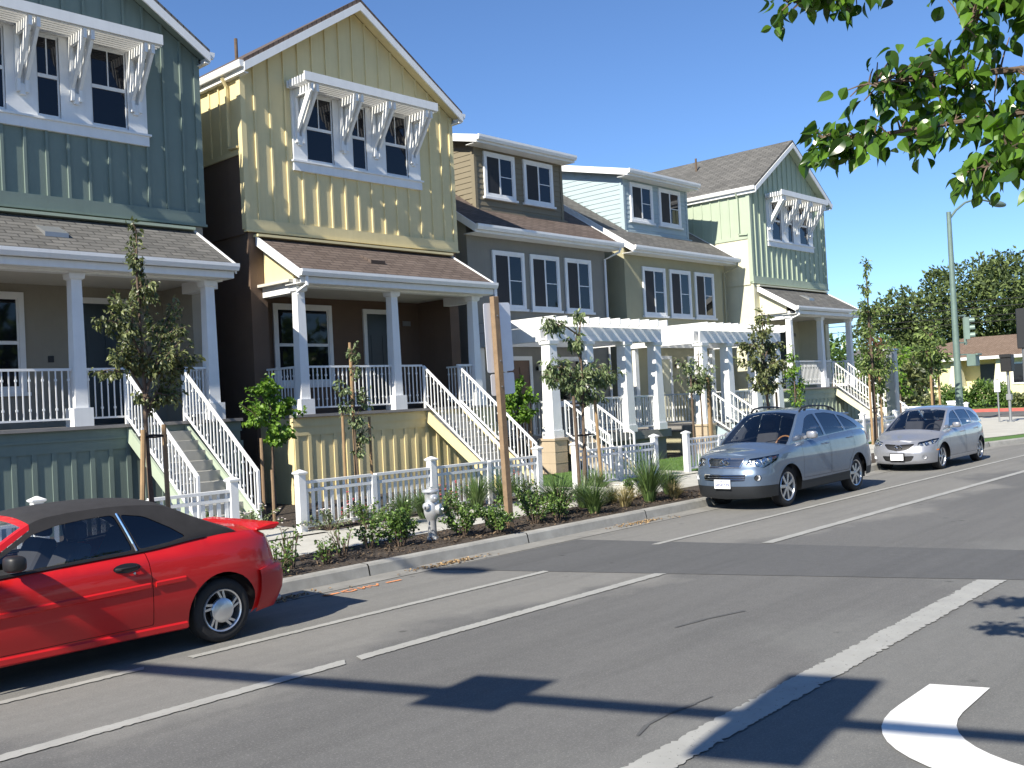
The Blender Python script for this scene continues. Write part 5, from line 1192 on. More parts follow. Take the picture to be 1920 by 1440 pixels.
c.loft('x', ghe, SM, lambda i: .02 + .03 * min(1, i / 12), lambda i: -.13 * (1 - min(1, i / 12)) + (.06 * max(0, (i - nR) / 12)), parts=lambda i, t: (('windshield', M['glass']) if i < 12 and abs(t) < .93 else ('rear_window', M['glassdk']) if i >= nR and abs(t) < .9 else ('roof', SM)))
win1 = rounded([(1.36, .925), (1.80, 1.27), (2.0, 1.325), (2.20, 1.345), (2.28, .965)], .04); win2 = rounded([(2.35, .97), (2.28, 1.347), (2.7, 1.352), (3.0, 1.335), (3.05, .995)], .03); win3 = rounded([(3.11, 1.0), (3.07, 1.33), (3.32, 1.29), (3.62, 1.13), (3.7, 1.03)], .03)
gpoly = [(x, z) for x, z in c.gh] + [(x, c.zt(q(x))) for x in [3.95 - .1 * k for k in range(31)] if x > .97]
c.patch('pillar', gpoly, SM, [win1, win2, win3], f=c.G, split=True)
for wp in (win1, win2, win3): c.patch('side_window', wp, M['glass'], f=c.G, off=-.006, split=True)
tail_e = [c.pos(s_, c.zt(s_)) for s_ in [q(3.97) + (c.S - q(3.97)) * k / 14 for k in range(15)]]; c.loft('tailgate', tail_e, SM, .015, .02)
for x in (.88, 3.48):
    for sd in (1, -1): c.wheel(x, .30, .30, sd, 'five', inset=.07, rr=.71)
c.guts(1.3, 3.6, .62, 1.22, (1.62, 2.5), 1.08, 1.42); c.mirror(1.56, .945, SM, sz=(.11, .19, .13)); c.plate_at(0, .345, .30, .15, None, frame=M['black'])
for sd in (-1, 1):
    b = MB(); b.tube([(.96, sd * .15 - .1, .925), (1.06, sd * .35 - .1, .955), (1.04, sd * .6 - .05, .94)], .008, 5); b.build('wiper', M['black'], c.root)
b = MB(); b.box(.84, .99, -.52, .52, .88, .905); b.build('cowl', M['black'], c.root)

# ---- red convertible in the foreground
c = Car('convertible', 'red two-door convertible with black soft top, cut by the left edge of the photo', 'car', 1.37, 9.22, 4.46, .80,
  [(0, 0), (.02, .3), (.08, .56), (.18, .76), (.34, .88), (.6, .955), (1.0, .99), (1.6, 1.0), (2.7, 1.0), (3.4, .995), (3.85, .975), (4.15, .925), (4.32, .83), (4.41, .62), (4.45, .32), (4.46, 0)],
  [(.15, .06), (.3, 0), (.5, 0), (.62, .08), (.75, .22), (.9, .42)], [(.18, .16), (.30, .06), (.45, .0), (.60, .0), (.64, .06), (.8, .10), (.95, .15), (1.02, .2)],
  [(.15, .93), (.3, .965), (.5, .995), (.64, 1.0), (.8, .985), (.93, .95), (1.05, .92)],
  [(('y', 0), .66), (('y', .5), .68), (.4, .74), (.9, .82), (1.3, .875), (1.85, .905), (2.5, .93), (2.95, .945), (3.4, .985), (3.8, 1.005), (4.1, 1.0), (4.3, .985), (('r', .4), .98), (('r', 0), .98)],
  [(('y', 0), .18), (.5, .2), (1.5, .215), (2.6, .215), (3.3, .205), (3.95, .24), (4.2, .265), (('r', 0), .28)], [(.95, .29), (3.63, .295)], .365,
  [(1.22, .88), (1.60, 1.09), (1.98, 1.295), (2.24, 1.345), (2.62, 1.36), (2.98, 1.345), (3.22, 1.30), (3.52, 1.15), (3.84, 1.01)], .19, 1.35)
RM = M['car_red']; q = c.sx
fd = rounded(c.xz([(1.30, .30), (1.27, .7), (1.32, .875), (2.90, .942), (2.925, .7), (2.93, .30)]), .02); tl = rounded([(q(4.33), .66), (q(4.28), .93), (q(('r', .28)), .93), (q(('r', .28)), .66)], .03); hl = rounded([(q(('y', .30)), .52), (q(('y', .32)), .63), (q(.42), .70), (q(.3), .56)], .02)
bz = pchip([(0, .56), (q(.62), .58), (q(3.95), .61), (q(4.2), .635), (c.S, .64)])
c.patch('body', c.bottom(c.zb) + c.topline(), RM, [fd, tl, hl]); doors(c, [fd], RM, [(2.70, .835)])
headlamp(c, hl, [(q(.15), .6, .05)], None); c.patch('tail_light', tl, M['redlens'], off=.001, split=True)
# raised side moulding, sill ledge and bumper step
def ribbon(c, x0, x1, za, zb, h, off, m, name, n=26):
    P = []
    for k in range(n + 1):
        x = x0 + (x1 - x0) * k / n; z = za + (zb - za) * k / n; P.append((c.sx(x), z))
    for sd in (1, -1):
        b = MB()
        for s_, z in P:
            p = c.pos(s_, z); nn_ = c.nor(s_, z); t_ = [p + Vector((0, 0, -h / 2)), p + nn_ * off + Vector((0, 0, -h * .28)), p + nn_ * off + Vector((0, 0, h * .28)), p + Vector((0, 0, h / 2))]; b.v += [(v.x, v.y * sd, v.z) for v in t_]
        for k in range(n):
            for j in range(3): b.f.append((4 * k + j, 4 * k + 4 + j, 4 * k + 5 + j, 4 * k + 1 + j)); b.m.append(0)
        for k in (0, n): b.f.append((4 * k, 4 * k + 1, 4 * k + 2, 4 * k + 3)); b.m.append(0)
        b.build(name, m, c.root, smooth=True)
ribbon(c, 1.34, 2.90, .615, .655, .055, .014, RM, 'side_moulding'); ribbon(c, 2.95, 3.24, .657, .664, .055, .014, RM, 'side_moulding', 8); ribbon(c, 1.36, 3.25, .262, .245, .075, .022, RM, 'sill')
n = 22; s0, s1 = q(4.03), c.S
c.patch('rear_bumper', [(s0 + (s1 - s0) * i / n, c.zb(s0 + (s1 - s0) * i / n) - .02) for i in range(n + 1)] + [(s1 + (s0 - s1) * i / n, bz(s1 + (s0 - s1) * i / n)) for i in range(n + 1)], M['car_reddk'], off=.028)
b = MB()
for k in range(n + 1):
    s_ = s0 + (s1 - s0) * k / n
    for sd in (1,): p = c.pos(s_, bz(s_)); nn_ = c.nor(s_, bz(s_)); b.v += [tuple(p), tuple(p + nn_ * .028)]
m2 = len(b.v); b.v += [(v[0], -v[1], v[2]) for v in b.v[:m2]]
for o in (0, m2):
    for k in range(n): b.f.append((o + 2 * k, o + 2 * k + 1, o + 2 * k + 3, o + 2 * k + 2)); b.m.append(0)
b.build('bumper_ledge', M['car_reddk'], c.root)
hood_e = [c.pos(s_, c.zt(s_)) for s_ in [q(1.27) * k / 24 for k in range(25)]]; c.loft('bonnet', hood_e, RM, lambda i: .04 + .04 * min(1, i / 12), lambda i: -.1 * max(0, (i - 12) / 12) ** 2)
ghe = [c.G(x, z) for x, z in c.gh]; nF = 13
def part(i, t):
    if i < 12: return ('windshield', M['glass']) if abs(t) < .93 and i < 11 else ('windshield_frame', RM)
    if i >= len(ghe) - 11 and abs(t) < .7 and i < len(ghe) - 3: return ('rear_window', M['glassdk'])
    return ('soft_top', M['top'])
c.loft('x', ghe, RM, lambda i: .02 + .03 * min(1, i / 12), lambda i: -.12 * (1 - min(1, i / 12)) + .05 * max(0, (i - 38) / 10), parts=part)
win1 = rounded([(1.50, .922), (1.68, 1.045), (2.0, 1.215), (2.22, 1.262), (2.46, 1.285), (2.70, 1.29), (2.80, .975)], .04); win2 = rounded([(2.86, .975), (2.76, 1.288), (2.97, 1.25), (3.19, 1.125), (3.32, 1.03), (3.15, 1.0)], .04)
gpoly = [(x, z) for x, z in c.gh if x >= 1.97] + [(x, c.zt(q(x))) for x in [3.8 - .1 * k for k in range(25)] if x > 1.40] + [(1.34, .90), (1.40, .94), (1.60, 1.036), (1.97, 1.246)]
c.patch('soft_top_side', gpoly, M['top'], [win1, win2], f=c.G, split=True)
fp = [(x, z) for x, z in c.gh if x <= 1.985] + [(1.975, 1.252), (1.60, 1.042), (1.40, .945), (1.27, .875)]
c.patch('pillar', fp, RM, f=c.G, off=.002, split=True)
c.patch('side_window', win1, M['glass'], f=c.G, off=-.006, split=True); c.patch('quarter_window', win2, M['glassdk'], f=c.G, off=-.006, split=True)
for sd in (1, -1):
    b = MB(); pts = [c.G(2.83 - .10 * t / 5, .965 + .335 * t / 5) for t in range(6)]; b.tube([(p.x, (p.y + .006) * sd, p.z) for p in pts], .009, 5); b.build('window_seal', M['chrome'], c.root)
    b = MB(); pts = [c.G(x, c.zt(q(x)) + .012) for x in [1.6 + .1 * k for k in range(20)]]; b.tube([(p.x, (p.y + .004) * sd, p.z) for p in pts], .012, 5); b.build('belt_moulding', M['black'], c.root)
deck_e = [c.pos(s_, c.zt(s_)) for s_ in [q(3.72) + (c.S - q(3.72)) * k / 20 for k in range(21)]]; c.loft('boot_lid', deck_e, RM, .03, .02)
b = MB(); b.prism([(4.10, 1.0), (4.26, 1.028), (4.37, 1.032), (4.385, 1.01), (4.32, .97), (4.10, .97)], -.62, .62, 'y'); b.build('spoiler', RM, c.root, bevel=.012)
for x in (.95, 3.63):
    for sd in (1, -1): c.wheel(x, .298, .298, sd, 'turbine', inset=.055, rr=.66)
c.guts(1.3, 3.5, .60, 1.38, (1.95, 2.75), 1.06, 1.62); c.mirror(1.74, .955, M['black'], sz=(.13, .2, .13))
for sd in (1, -1): c.patch('handle_recess', [(q(2.70) + .125 * math.cos(a), .838 + .04 * math.sin(a)) for a in [i * .3927 for i in range(16)]], M['black'], off=.004, sides=(sd,), step=.05)
b = MB(); b.lathe([(0, -.012), (.011, -.01), (.012, 0)], 10, (2.76, -(c.pos(q(2.76), .785).y), .785), 'y'); b.build('lock', M['chrome'], c.root)
b = MB(); b.box(4.05, 4.09, -.70, -.62, .46, .52); b.build('mudguard_bolt', M['metal'], c.root); b = MB(); b.tube([(4.2, -.4, .25), (4.48, -.4, .245)], .03, 10); b.build('exhaust', M['metal'], c.root)

# ------------------------------------------------------------------ street furniture
t = thing('road_sign', 'blank back of a road sign and smaller plate on a wooden post at the kerb', 'road sign', (11.36, 10.75, .15))
b = MB(); b.beam((0, 0, -.1), (-.10, 0, 3.60), .115, .09, up=(0, 1, 0)); b.build('post', M['wood'], t, bevel=.006)
def rrect(x0, x1, z0, z1, r=.05): return rounded([(x0, z0), (x1, z0), (x1, z1), (x0, z1)], r, 5)
sk = lambda P: [(x - .0278 * z, z + .06 * (x + .1)) for x, z in P]
b = MB(); b.prism(sk(rrect(-.20, .40, 2.42, 3.50)), -.05 + .098, -.05 + .104, 'y'); b.build('sign_panel', M['alum'], t)
b = MB(); b.prism(sk(rrect(-.14, .39, 2.06, 2.395, .04)), -.05 + .099, -.05 + .105, 'y'); b.build('sign_plate', M['alum'], t)
b = MB()
for z in (2.2, 2.6, 3.3): b.tube([(-.0278 * z, -.054, z), (-.0278 * z, .06, z)], .012, 6)
b.build('bolt', M['metal'], t)
h = thing('fire_hydrant', 'silver painted fire hydrant among leafy shrubs at the kerb', 'hydrant', (9.93, 10.96, .15))
b = MB(); b.lathe([(.085, 0), (.085, .02), (.066, .03), (.064, .27), (.075, .30), (.095, .34), (.112, .40), (.112, .47), (.095, .53), (.088, .56), (.088, .66), (.095, .67), (.095, .695)], 20); b.build('barrel', M['silver'], h, smooth=True)
b = MB(); b.lathe([(.095, .695), (.128, .697), (.131, .715), (.12, .735), (.06, .748), (.03, .752), (.03, .775), (0, .777)], 20); b.build('bonnet_cap', M['silver'], h, smooth=True)
def nozzle(z, ang, l, r, nm):
    b = MB(); prof = [(r * .8, .05), (r * .8, l - .05), (r * 1.08, l - .045), (r * 1.08, l), (r * .85, l + .012), (r * .3, l + .016), (r * .28, l + .045), (0, l + .047)]; b.lathe(prof, 16)
    m_ = Matrix.Rotation(ang, 3, 'Z') @ Matrix.Rotation(R(90), 3, 'Y'); b.v = [tuple(m_ @ Vector(v) + Vector((0, 0, z))) for v in b.v]; b.build('nozzle', M['silver'], h, smooth=True)
nozzle(.61, R(-105), .12, .058, 'n'); nozzle(.44, R(-62), .145, .082, 'n'); nozzle(.50, R(-165), .15, .05, 'n'); nozzle(.53, R(15), .14, .05, 'n')
b = MB()
for k in range(8): a = k * .785; b.lathe([(0, .02), (.011, .02), (.011, .045), (0, .046)], 6, (.075 * math.cos(a), .075 * math.sin(a), 0))
b.build('flange_bolt', M['silver'], h)

def signal_head(par, x, y, z, face, m=M['galv'], n=3, s=.30):
    """three-light traffic signal facing the unit vector face (x, y)"""
    f = Vector((face[0], face[1], 0)).normalized(); sd = Vector((-f.y, f.x, 0)); o = MB()
    def P(a, b_, c_): return Vector((x, y, z)) + f * a + sd * b_ + Vector((0, 0, c_))
    hh = n * s; vs = [P(a, b_, c_) for a in (-.1, .1) for b_, c_ in ((-s / 2, 0), (s / 2, 0), (s / 2, hh), (-s / 2, hh))]; o.add(vs, [(0, 1, 2, 3), (7, 6, 5, 4), (0, 4, 5, 1), (1, 5, 6, 2), (2, 6, 7, 3), (3, 7, 4, 0)])
    hd = o.build('signal_head', m, par)
    for k in range(n):
        v = MB(); zc = s * (k + .5); ring = []
        for i in range(13):
            a = R(-30) + R(240) * i / 12; ring.append((P(.1, math.cos(a) * s * .42, zc + math.sin(a) * s * .42), P(.1 + .22, math.cos(a) * s * .42, zc + math.sin(a) * s * .42)))
        i0 = len(v.v); v.v += [tuple(p) for r_ in ring for p in r_]; v.f += [(i0 + 2 * i, i0 + 2 * i + 1, i0 + 2 * i + 3, i0 + 2 * i + 2) for i in range(12)]; v.m += [0] * 12; v.build('visor', m, hd)
    return hd
t = thing('street_light', 'tall green street light with traffic signal on the corner, lamp arm bent right', 'street light', (47.75, 16.4, .15))
b = MB(); b.tube([(0, 0, -.1), (0, 0, 9.65)], [.17, .10], 12); b.lathe([(.3, 0), (.3, .04), (.2, .08), (.19, .12)], 16); b.build('pole', M['galv'], t, smooth=True)
b = MB(); b.tube([(0, 0, 9.3), (.45, -.18, 9.75), (1.0, -.42, 10.12), (1.7, -.72, 10.32), (2.6, -1.1, 10.22)], [.06, .055, .05, .045, .04], 8); b.build('lamp_arm', M['galv'], t, smooth=True)
b = MB(); bm = bmesh.new(); bmesh.ops.create_uvsphere(bm, u_segments=14, v_segments=8, radius=1)
b.v = [(2.95 + v.co.x * .48, -1.25 + v.co.y * .2 - v.co.x * .2, 10.13 + v.co.z * .15 - v.co.x * .05) for v in bm.verts]; b.f = [tuple(v.index for v in f.verts) for f in bm.faces]; b.m = [0] * len(b.f); bm.free(); b.build('lamp_head', M['galv'], t, smooth=True)
signal_head(t, .55, -.35, 3.75, (.3, -1), s=.34)
b = MB(); b.beam((0, 0, 4.85), (.55, -.3, 4.85), .06, .06); b.beam((0, 0, 3.6), (.55, -.3, 3.6), .06, .06); b.beam((.5, -.25, 3.5), (.5, -.25, 4.9), .1, .1); b.beam((0, 0, 3.05), (.6, -.4, 3.05), .06, .06); b.build('bracket', M['galv'], t)
b = MB(); b.box(.2, .75, -.75, -.35, 2.5, 3.05); b.box(.18, .77, -.86, -.75, 2.98, 3.07); b.build('pedestrian_signal', M['galv'], t, bevel=.02)
for x, y, zt, lb in ((45.85, 13.68, 2.95, 'short signal post with a dark pedestrian signal head, right of the tall pole'),):
    t = thing('pedestrian_signal', lb, 'signal', (x, y, .1)); b = MB(); b.tube([(0, 0, -.1), (0, 0, zt - .7)], .06, 10); b.lathe([(.15, 0), (.15, .1), (.07, .15)], 12); b.build('post', M['metal'], t, smooth=True)
    b = MB(); b.box(-.25, .22, -.22, .22, zt - .75, zt - .02); b.box(-.3, -.25, -.24, .24, zt - .15, zt); b.build('signal_head', M['black'], t, bevel=.02); b = MB(); b.box(-.1, .1, -.1, .1, 1.0, 1.25); b.build('push_button', M['metal'], t)
t = thing('small_sign_post', 'thin post with a small pale plate beside the pedestrian signal', 'sign', (46.0, 14.18, .1)); b = MB(); b.tube([(0, 0, -.1), (0, 0, 1.9)], .035, 8); b.build('post', M['metal'], t); b = MB(); b.box(-.06, -.035, -.12, .12, 1.35, 1.85); b.build('plate', M['alum'], t)
t = thing('signal_post', 'grey signal head on a post, cut by the right edge of the photo', 'signal', (46, 12.98, .1)); b = MB(); b.tube([(0, 0, -.1), (0, 0, 3.2)], .14, 10); b.build('post', M['metal'], t, smooth=True); b = MB(); b.box(-.2, .2, -.26, .26, 3.15, 4.85); b.build('signal_head', M['clad'], t, bevel=.03)
t = thing('utility_post', 'thick plain grey post standing behind the silver hatchback', 'post', (34.45, 14.05, .1)); b = MB(); b.box(-.16, .16, -.18, .18, -.1, 3.1); b.build('post', M['metal'], t, bevel=.03)
b = MB(); b.taper(0, 0, 3.1, 3.16, .42, .36); b.build('cap', M['metal'], t)
b = MB(); b.box(-.28, .28, -.28, .28, -.1, .14); b.build('footing', M['conc'], t)

# mast arm signal behind the camera's left; its shadow lies across the road
t = thing('signal_mast', 'signal pole outside the left edge whose mast arm shadows the road', 'traffic signal', (-4.62, 10.75, .15))
ad = Vector((.33, -.944, 0)); ZA = 6.15
def am(d, z=ZA - .15): return tuple(ad * d + Vector((0, 0, z)))
b = MB(); b.tube([(0, 0, -.1), (0, 0, 10.2)], [.17, .09], 12); b.build('pole', M['galv'], t, smooth=True)
b = MB(); b.tube([am(0), am(13.5)], [.11, .055], 12); b.build('mast_arm', M['galv'], t, smooth=True)
b = MB(); b.tube([am(0, 9.3), am(.8, 9.85), am(2, 10.15), am(3.3, 10.1)], [.06, .05, .045, .04], 8); b.build('lamp_arm', M['galv'], t, smooth=True)
b = MB(); bm = bmesh.new(); bmesh.ops.create_uvsphere(bm, u_segments=14, v_segments=8, radius=1); p = Vector(am(3.6, 10.02))
b.v = [tuple(p + ad * v.co.x * .45 + Vector((-ad.y, ad.x, 0)) * v.co.y * .2 + Vector((0, 0, v.co.z * .14))) for v in bm.verts]; b.f = [tuple(v.index for v in f.verts) for f in bm.faces]; b.m = [0] * len(b.f); bm.free(); b.build('lamp_head', M['galv'], t, smooth=True)
def arm_panel(d, w, z0, z1, nm, skew=0, thick=.02):
    s_ = Vector((-ad.y, ad.x, 0)); c_ = ad * d; b = MB(); w_ = ad * (w / 2)
    vs = [c_ + s_ * k + q_ + Vector((0, 0, z - .15 + (sk_ * skew))) for k in (.14, .14 + thick) for q_, z, sk_ in ((-w_, z0, -1), (w_, z0, 1), (w_, z1, 1), (-w_, z1, -1))]; b.add(vs, [(0, 1, 2, 3), (7, 6, 5, 4), (0, 4, 5, 1), (1, 5, 6, 2), (2, 6, 7, 3), (3, 7, 4, 0)]); b.build(nm, M['black'], t)
arm_panel(7.1, .68, ZA - .40, ZA + .28, 'sign_panel', .0); arm_panel(9.30, .66, ZA - .80, ZA + .66, 'signal_head', 0, .12)

# overhead wires beyond the corner
for k, (a, b_, lb) in enumerate((((60, 30, 6.75), (62, 12, 6.5), 'topmost overhead wire beyond the corner'), ((60, 30, 6.25), (62, 12, 6.15), 'second overhead wire beyond the corner'), ((60, 30, 5.75), (62, 12, 5.65), 'third overhead wire beyond the corner'), ((60, 30, 5.35), (62, 12, 5.35), 'lowest overhead wire beyond the corner'))):
    w = MB(); pts = []
    for i in range(13):
        f = -.6 + 2.2 * i / 12; pts.append((a[0] + (b_[0] - a[0]) * f, a[1] + (b_[1] - a[1]) * f, a[2] + (b_[2] - a[2]) * f - .35 * (1 - (2 * (i / 12) - 1) ** 2) + .3))
    w.tube(pts, .022, 5); o = w.build('overhead_wire', M['rubber']); tag(o, lb, 'wire', 'overhead wires')

# ------------------------------------------------------------------ far side of the crossing
t = thing('bungalow', 'pale yellow single-storey bungalow with a tan roof and tapered porch columns across the crossing', 'house', (76, 24.8, .55))
b = MB(); b.box(1.2, 9, -10, 6.2, -.3, 3.0); b.box(0, 1.2, 1.6, 6.2, -.3, 3.0); b.box(0, 1.2, -10, -1.9, -.3, 3.0); b.box(0, 1.2, -1.9, 1.6, -.3, .95); b.build('wall', M['yellow_st'], t)
b = MB(); e = .6; z0 = 3.0; b.add([(-e, -10 - e, z0), (9 + e, -10 - e, z0), (9 + e, 6.2 + e, z0), (-e, 6.2 + e, z0), (4.5, -5.5, 4.65), (4.5, 2.2, 4.65)], [(0, 4, 5, 3), (0, 1, 4), (1, 2, 5, 4), (2, 3, 5), (0, 3, 2, 1)]); rf = b.build('roof', M['bungroof'], t)
b = MB(); b.box(-e - .03, -e, -10 - e, 6.2 + e, z0 - .16, z0 + .05); b.box(-e, 9 + e, 6.2 + e, 6.23 + e, z0 - .16, z0 + .05); b.build('fascia', M['white'], rf)
for y in (-1.7, 1.4):
    b = MB(); b.taper(.1, y, .95, 2.95, .95, .5); b.build('porch_column', M['cream'], t)
b = MB(); b.box(1.14, 1.2, -.9, .1, .3, 2.5); b.build('door', M['door'], t)
for y0, y1, z0_, z1 in ((3.0, 4.3, 1.1, 2.1), (-3.6, -2.5, 1.1, 2.4), (-6, -5, 1.1, 2.4)):
    b = MB(); b.box(-.06, .0, y0 - .12, y1 + .12, z0_ - .14, z1 + .12); w_ = b.build('window', M['white'], t); b = MB(); b.box(-.09, -.06, y0, y1, z0_, z1); b.build('pane', M['pane'], w_)
def blob_tree(name, label, x, y, z0, trunk_h, blobs, n, L, W, seed, lm, tr=.25, group=None, cat='tree', mat_t=None):
    """blobs: (dx, dy, z, rx, ry, rz); leaf tufts spread through lumpy shells"""
    r = random.Random(seed); root = thing(name, label, cat, (x, y, 0), 0, group); tk = MB()
    tk.tube([(0, 0, z0 - .3), (.1, 0, z0 + trunk_h * .5), (0, 0, z0 + trunk_h)], [tr * 1.2, tr, tr * .8], 9); cr = MB(); cr.c = []; vol = [b_[3] * b_[4] * b_[5] for b_ in blobs]; vt = sum(v ** .67 for v in vol)
    for bl, v in zip(blobs, vol):
        c_ = Vector(bl[:3]); tk.tube([(0, 0, z0 + trunk_h * .7), Vector((0, 0, z0 + trunk_h)).lerp(c_, .5), c_], [tr * .6, tr * .35, tr * .1], 6)
        sub = [(rv(r) * r.uniform(.5, 1.0), r.uniform(.25, .5)) for _ in range(26)]
        for k in range(int(n * v ** .67 / vt)):
            if r.random() < .8: q_, ra = r.choice(sub); u = q_ + rv(r) * ra * r.uniform(.5, 1.0)
            else: u = rv(r) * r.uniform(.6, 1.0)
            p = c_ + Vector((u.x * bl[3], u.y * bl[4], u.z * bl[5])); s_ = r.uniform(.5, 1.3); card(cr, p, rv(r) + u * .6 + Vector((0, 0, .2)), rv(r), L * s_, W * s_, r.random() ** 1.4)
    tk.build('trunk', mat_t or M['bark'], root, smooth=True); cr.build('crown', lm, root, fix=False); return root
blob_tree('pine_tree', 'huge dark green spreading tree behind the bungalow', 104, 33, .8, 5, [(0, 9.5, 6.2, 6, 4, 3.0), (0, 5.5, 8.0, 6, 4.5, 3.6), (0, 1, 9.4, 7, 5, 4.0), (0, -4, 10.0, 7, 5, 4.0), (0, -9, 10.0, 7, 5, 4.2), (0, -14, 9.8, 7, 5, 4.2), (1, 3, 5.2, 6, 6, 3.2), (1, -5, 5.6, 6, 7, 3.4), (1, -13, 6, 6, 6, 3.4), (0, 8.5, 4.2, 5, 3.5, 2.4)], 52000, .5, .24, 31, M['lf_pine'], .7, 'trees beyond the crossing')
for i, (x, y, lb, bl, n, lm) in enumerate((
   (66, 31.0, 'leafy tree seen through the far porch columns', [(0, 0.6, 4.6, 1.6, 1.3, 1.4), (0, -.6, 3.6, 1.4, 1.2, 1.2), (0, 1.2, 3.2, 1.5, 1.2, 1.1)], 1100, 'lf_shrub'), (72, 29.6, 'mid green tree behind the tall narrow street tree', [(0, 0, 3.6, 2, 1.9, 1.5), (0, -1.5, 2.6, 2, 1.6, 1.2), (0, 1.5, 2.6, 2, 1.6, 1.2)], 1500, 'lf_shrub'),
   (58, 23.2, 'shrubby tree left of the bungalow', [(0, 0, 2.6, 1.2, 1.3, 1.3), (0, -.8, 1.8, 1.2, 1, 1.0)], 1100, 'lf_olive'), (74, 31, 'yellowish tree at the left corner of the bungalow', [(0, 0, 3.6, 1.2, 1.3, 1.6), (0, .6, 2.2, 1.2, 1.2, 1.2)], 900, 'lf_red'), (85, 43, 'distant tree behind the far porch, left', [(0, 0, 5.5, 3, 3, 2.6), (0, 3, 4, 3, 3, 2.2)], 1800, 'lf_pine'))):
    blob_tree('garden_tree', lb, x, y, .3, 2.0, bl, n, .42, .2, 300 + i, M[lm], .14, 'trees beyond the crossing')
def hedge(label, x0, x1, y0, y1, z0, z1, n, seed, lm):
    r = random.Random(seed); b = MB(); b.c = []
    for k in range(n):
        x = r.uniform(x0, x1); y = r.uniform(y0, y1); top_ = z1 * (1 + .22 * math.sin(y * 2.1 + seed) + .15 * math.sin(y * 5.3)); z = z0 + (top_ - z0) * r.random() ** .6; card(b, Vector((x, y, z)), rv(r) + Vector((0, 0, .4)), rv(r), r.uniform(.15, .35), r.uniform(.08, .16), r.random() ** 1.2)
    o = b.build('hedge', M[lm], None, fix=False); tag(o, label, 'hedge', 'hedges before the bungalow')
hedge('bright green hedge in front of the bungalow', 65.8, 67.6, 19.8, 23.8, .2, 1.5, 3200, 1, 'lf_hedge'); hedge('low dull hedge at the right end of the bungalow', 65.8, 67.4, 16.5, 19.6, .2, 1.0, 1500, 2, 'lf_olive'); hedge('low dry shrubs at the left end of the bungalow', 67, 69, 24.0, 31, .2, 1.1, 1600, 3, 'lf_olive')
t = thing('garden_wall', 'low white garden wall with square piers behind the corner tree', 'wall', (52.6, 18.4, .1)); b = MB(); b.box(-.1, .1, .2, 5.5, -.1, .6); b.box(-.14, .14, .2, 5.5, .6, .68); b.build('wall', M['white'], t)
for y in (0, 2.75, 5.6): b = MB(); b.box(-.2, .2, y - .2, y + .2, -.1, .82); b.box(-.24, .24, y - .24, y + .24, .82, .9); b.build('pier', M['white'], t)
t = thing('far_house', 'distant grey roofed house seen through the far porch', 'house', (84, 37.5, .5)); b = MB(); b.box(0, 8, -5, 4, -.3, 3.0); b.build('wall', M['cream'], t); b = MB(); b.add([(-.5, -5.5, 3), (8.5, -5.5, 3), (8.5, 4.5, 3), (-.5, 4.5, 3), (4, -2, 4.7), (4, 1, 4.7)], [(0, 4, 5, 3), (0, 1, 4), (1, 2, 5, 4), (2, 3, 5), (0, 3, 2, 1)]); b.build('roof', M['sh_gx'], t)

# ------------------------------------------------------------------ tree leaning in at the upper right, trunk on the median
r = random.Random(77); root = thing('pear_tree', 'tree with large glossy green leaves leaning in at the upper right, trunk outside the frame', 'tree', (6.6, -.47, .14)); tk = MB(); lf = MB(); lf.c = []
O = Vector((6.6, -.35, .14)); tk.tube([(0, 0, -.2), (.03, .02, 1.2), (-.02, .05, 2.3), (-.1, .1, 3.2), (-.15, .1, 4.6)], [.13, .11, .10, .08, .04], 10)
def bough(pts, rad, nl, sp, L=.10):
    nl = int(nl * 1.9)
    P = [Vector(p) - O for p in pts]; tk.tube(P, [rad * (1 - .8 * i / (len(P) - 1)) for i in range(len(P))], 6)
    for k in range(nl):
        f = r.uniform(.12, 1.02) ** .85 * (len(P) - 1); i = min(len(P) - 2, int(f)); p = P[i].lerp(P[i + 1], f - i); d = (P[i + 1] - P[i]).normalized(); e = p + rv(r) * sp * r.uniform(.3, 1)
        if (e - p).length > .05: tk.tube([p, p.lerp(e, .5) + Vector((0, 0, .01)), e], [.006, .004, .003], 4, cap=False)
        for j in range(r.choice((2, 3, 4))):
            s_ = r.uniform(.65, 1.12); q_ = e + rv(r) * .045; dr = rv(r) * .75 + Vector((0, 0, -.75)) + d * .3; leaf8(lf, q_, dr, rv(r) + Vector((-.3, -.2, .6)), L * s_, L * .62 * s_, r.random() ** 1.1, .22, .3)
B0 = (6.45, -.25, 3.3)
bough([B0, (6.0, .7, 3.95), (5.5, 1.5, 4.12), (5.1, 2.1, 4.22), (4.95, 2.55, 4.15)], .035, 95, .2); bough([(5.6, 1.35, 4.1), (5.3, 1.55, 3.95), (5.05, 1.75, 3.83)], .014, 24, .16)
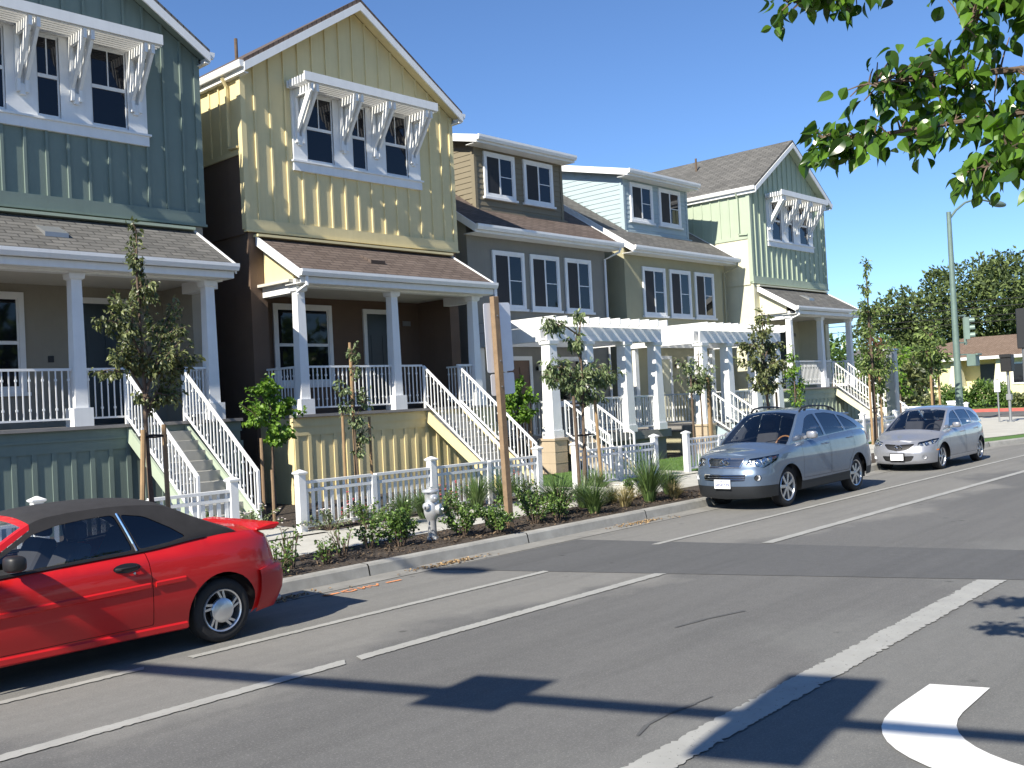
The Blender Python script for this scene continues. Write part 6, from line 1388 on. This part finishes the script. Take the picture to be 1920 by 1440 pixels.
bough([B0, (6.0, .6, 3.6), (5.5, 1.3, 3.62), (5.1, 1.85, 3.6), (4.95, 2.15, 3.62)], .03, 75, .2); bough([(5.9, .75, 3.6), (5.5, 1.3, 3.42), (5.15, 1.8, 3.38), (4.95, 2.2, 3.36), (4.9, 2.42, 3.38)], .02, 58, .14)
bough([(5.8, .8, 3.6), (5.4, 1.25, 3.35), (5.1, 1.5, 3.2), (5.0, 1.66, 3.1)], .016, 34, .15); bough([(6.1, .4, 3.55), (5.6, .95, 3.3), (5.2, 1.25, 3.15), (5.0, 1.4, 3.05)], .02, 48, .18)
bough([B0, (6.0, .3, 4.1), (5.5, .9, 4.2), (5.2, 1.3, 4.2)], .03, 110, .28); bough([B0, (6.1, .3, 3.7), (5.6, .8, 3.7), (5.2, 1.15, 3.7)], .03, 130, .28); bough([(5.9, .5, 3.75), (5.5, .95, 3.95), (5.2, 1.2, 3.95)], .02, 60, .2); bough([(6.2, .2, 3.4), (5.7, .75, 3.1), (5.35, 1.02, 2.9), (5.2, 1.2, 2.84)], .016, 5, .07)
bough([B0, (6.9, .6, 4.0), (7.3, 1.4, 4.3), (7.6, 1.9, 4.4)], .03, 60, .3); bough([B0, (6.8, -1.2, 4.0), (7.2, -2, 4.4)], .03, 60, .35); bough([B0, (6.0, -1.2, 4.2), (5.6, -2, 4.5)], .03, 60, .35); bough([(6.4, -.25, 4.5), (6.3, .2, 5.2), (6.4, .1, 6.0)], .03, 90, .45)
tk.build('trunk', M['bark'], root, smooth=True); lf.build('crown', M['lf_pear'], root, fix=False, smooth=True)

# ------------------------------------------------------------------ trees and houses of the opposite side, seen in the panes and the car paint
for i, (x, y) in enumerate(((-8, -20), (2, -23), (12, -19), (22, -22), (33, -20), (44, -23), (56, -20))):
    blob_tree('street_tree', 'green tree on the opposite pavement, outside the frame', x, y, 0, 3, [(0, 0, 6.2, 3.6, 3.2, 2.8), (-2, 0, 4.4, 2.6, 2.6, 1.9), (2, 0, 4.5, 2.8, 2.6, 2.0), (0, 0, 3.0, 3, 2.5, 1.3)], 1500, .95, .5, 500 + i, M['lf_shrub'], .2, 'trees of the opposite pavement')
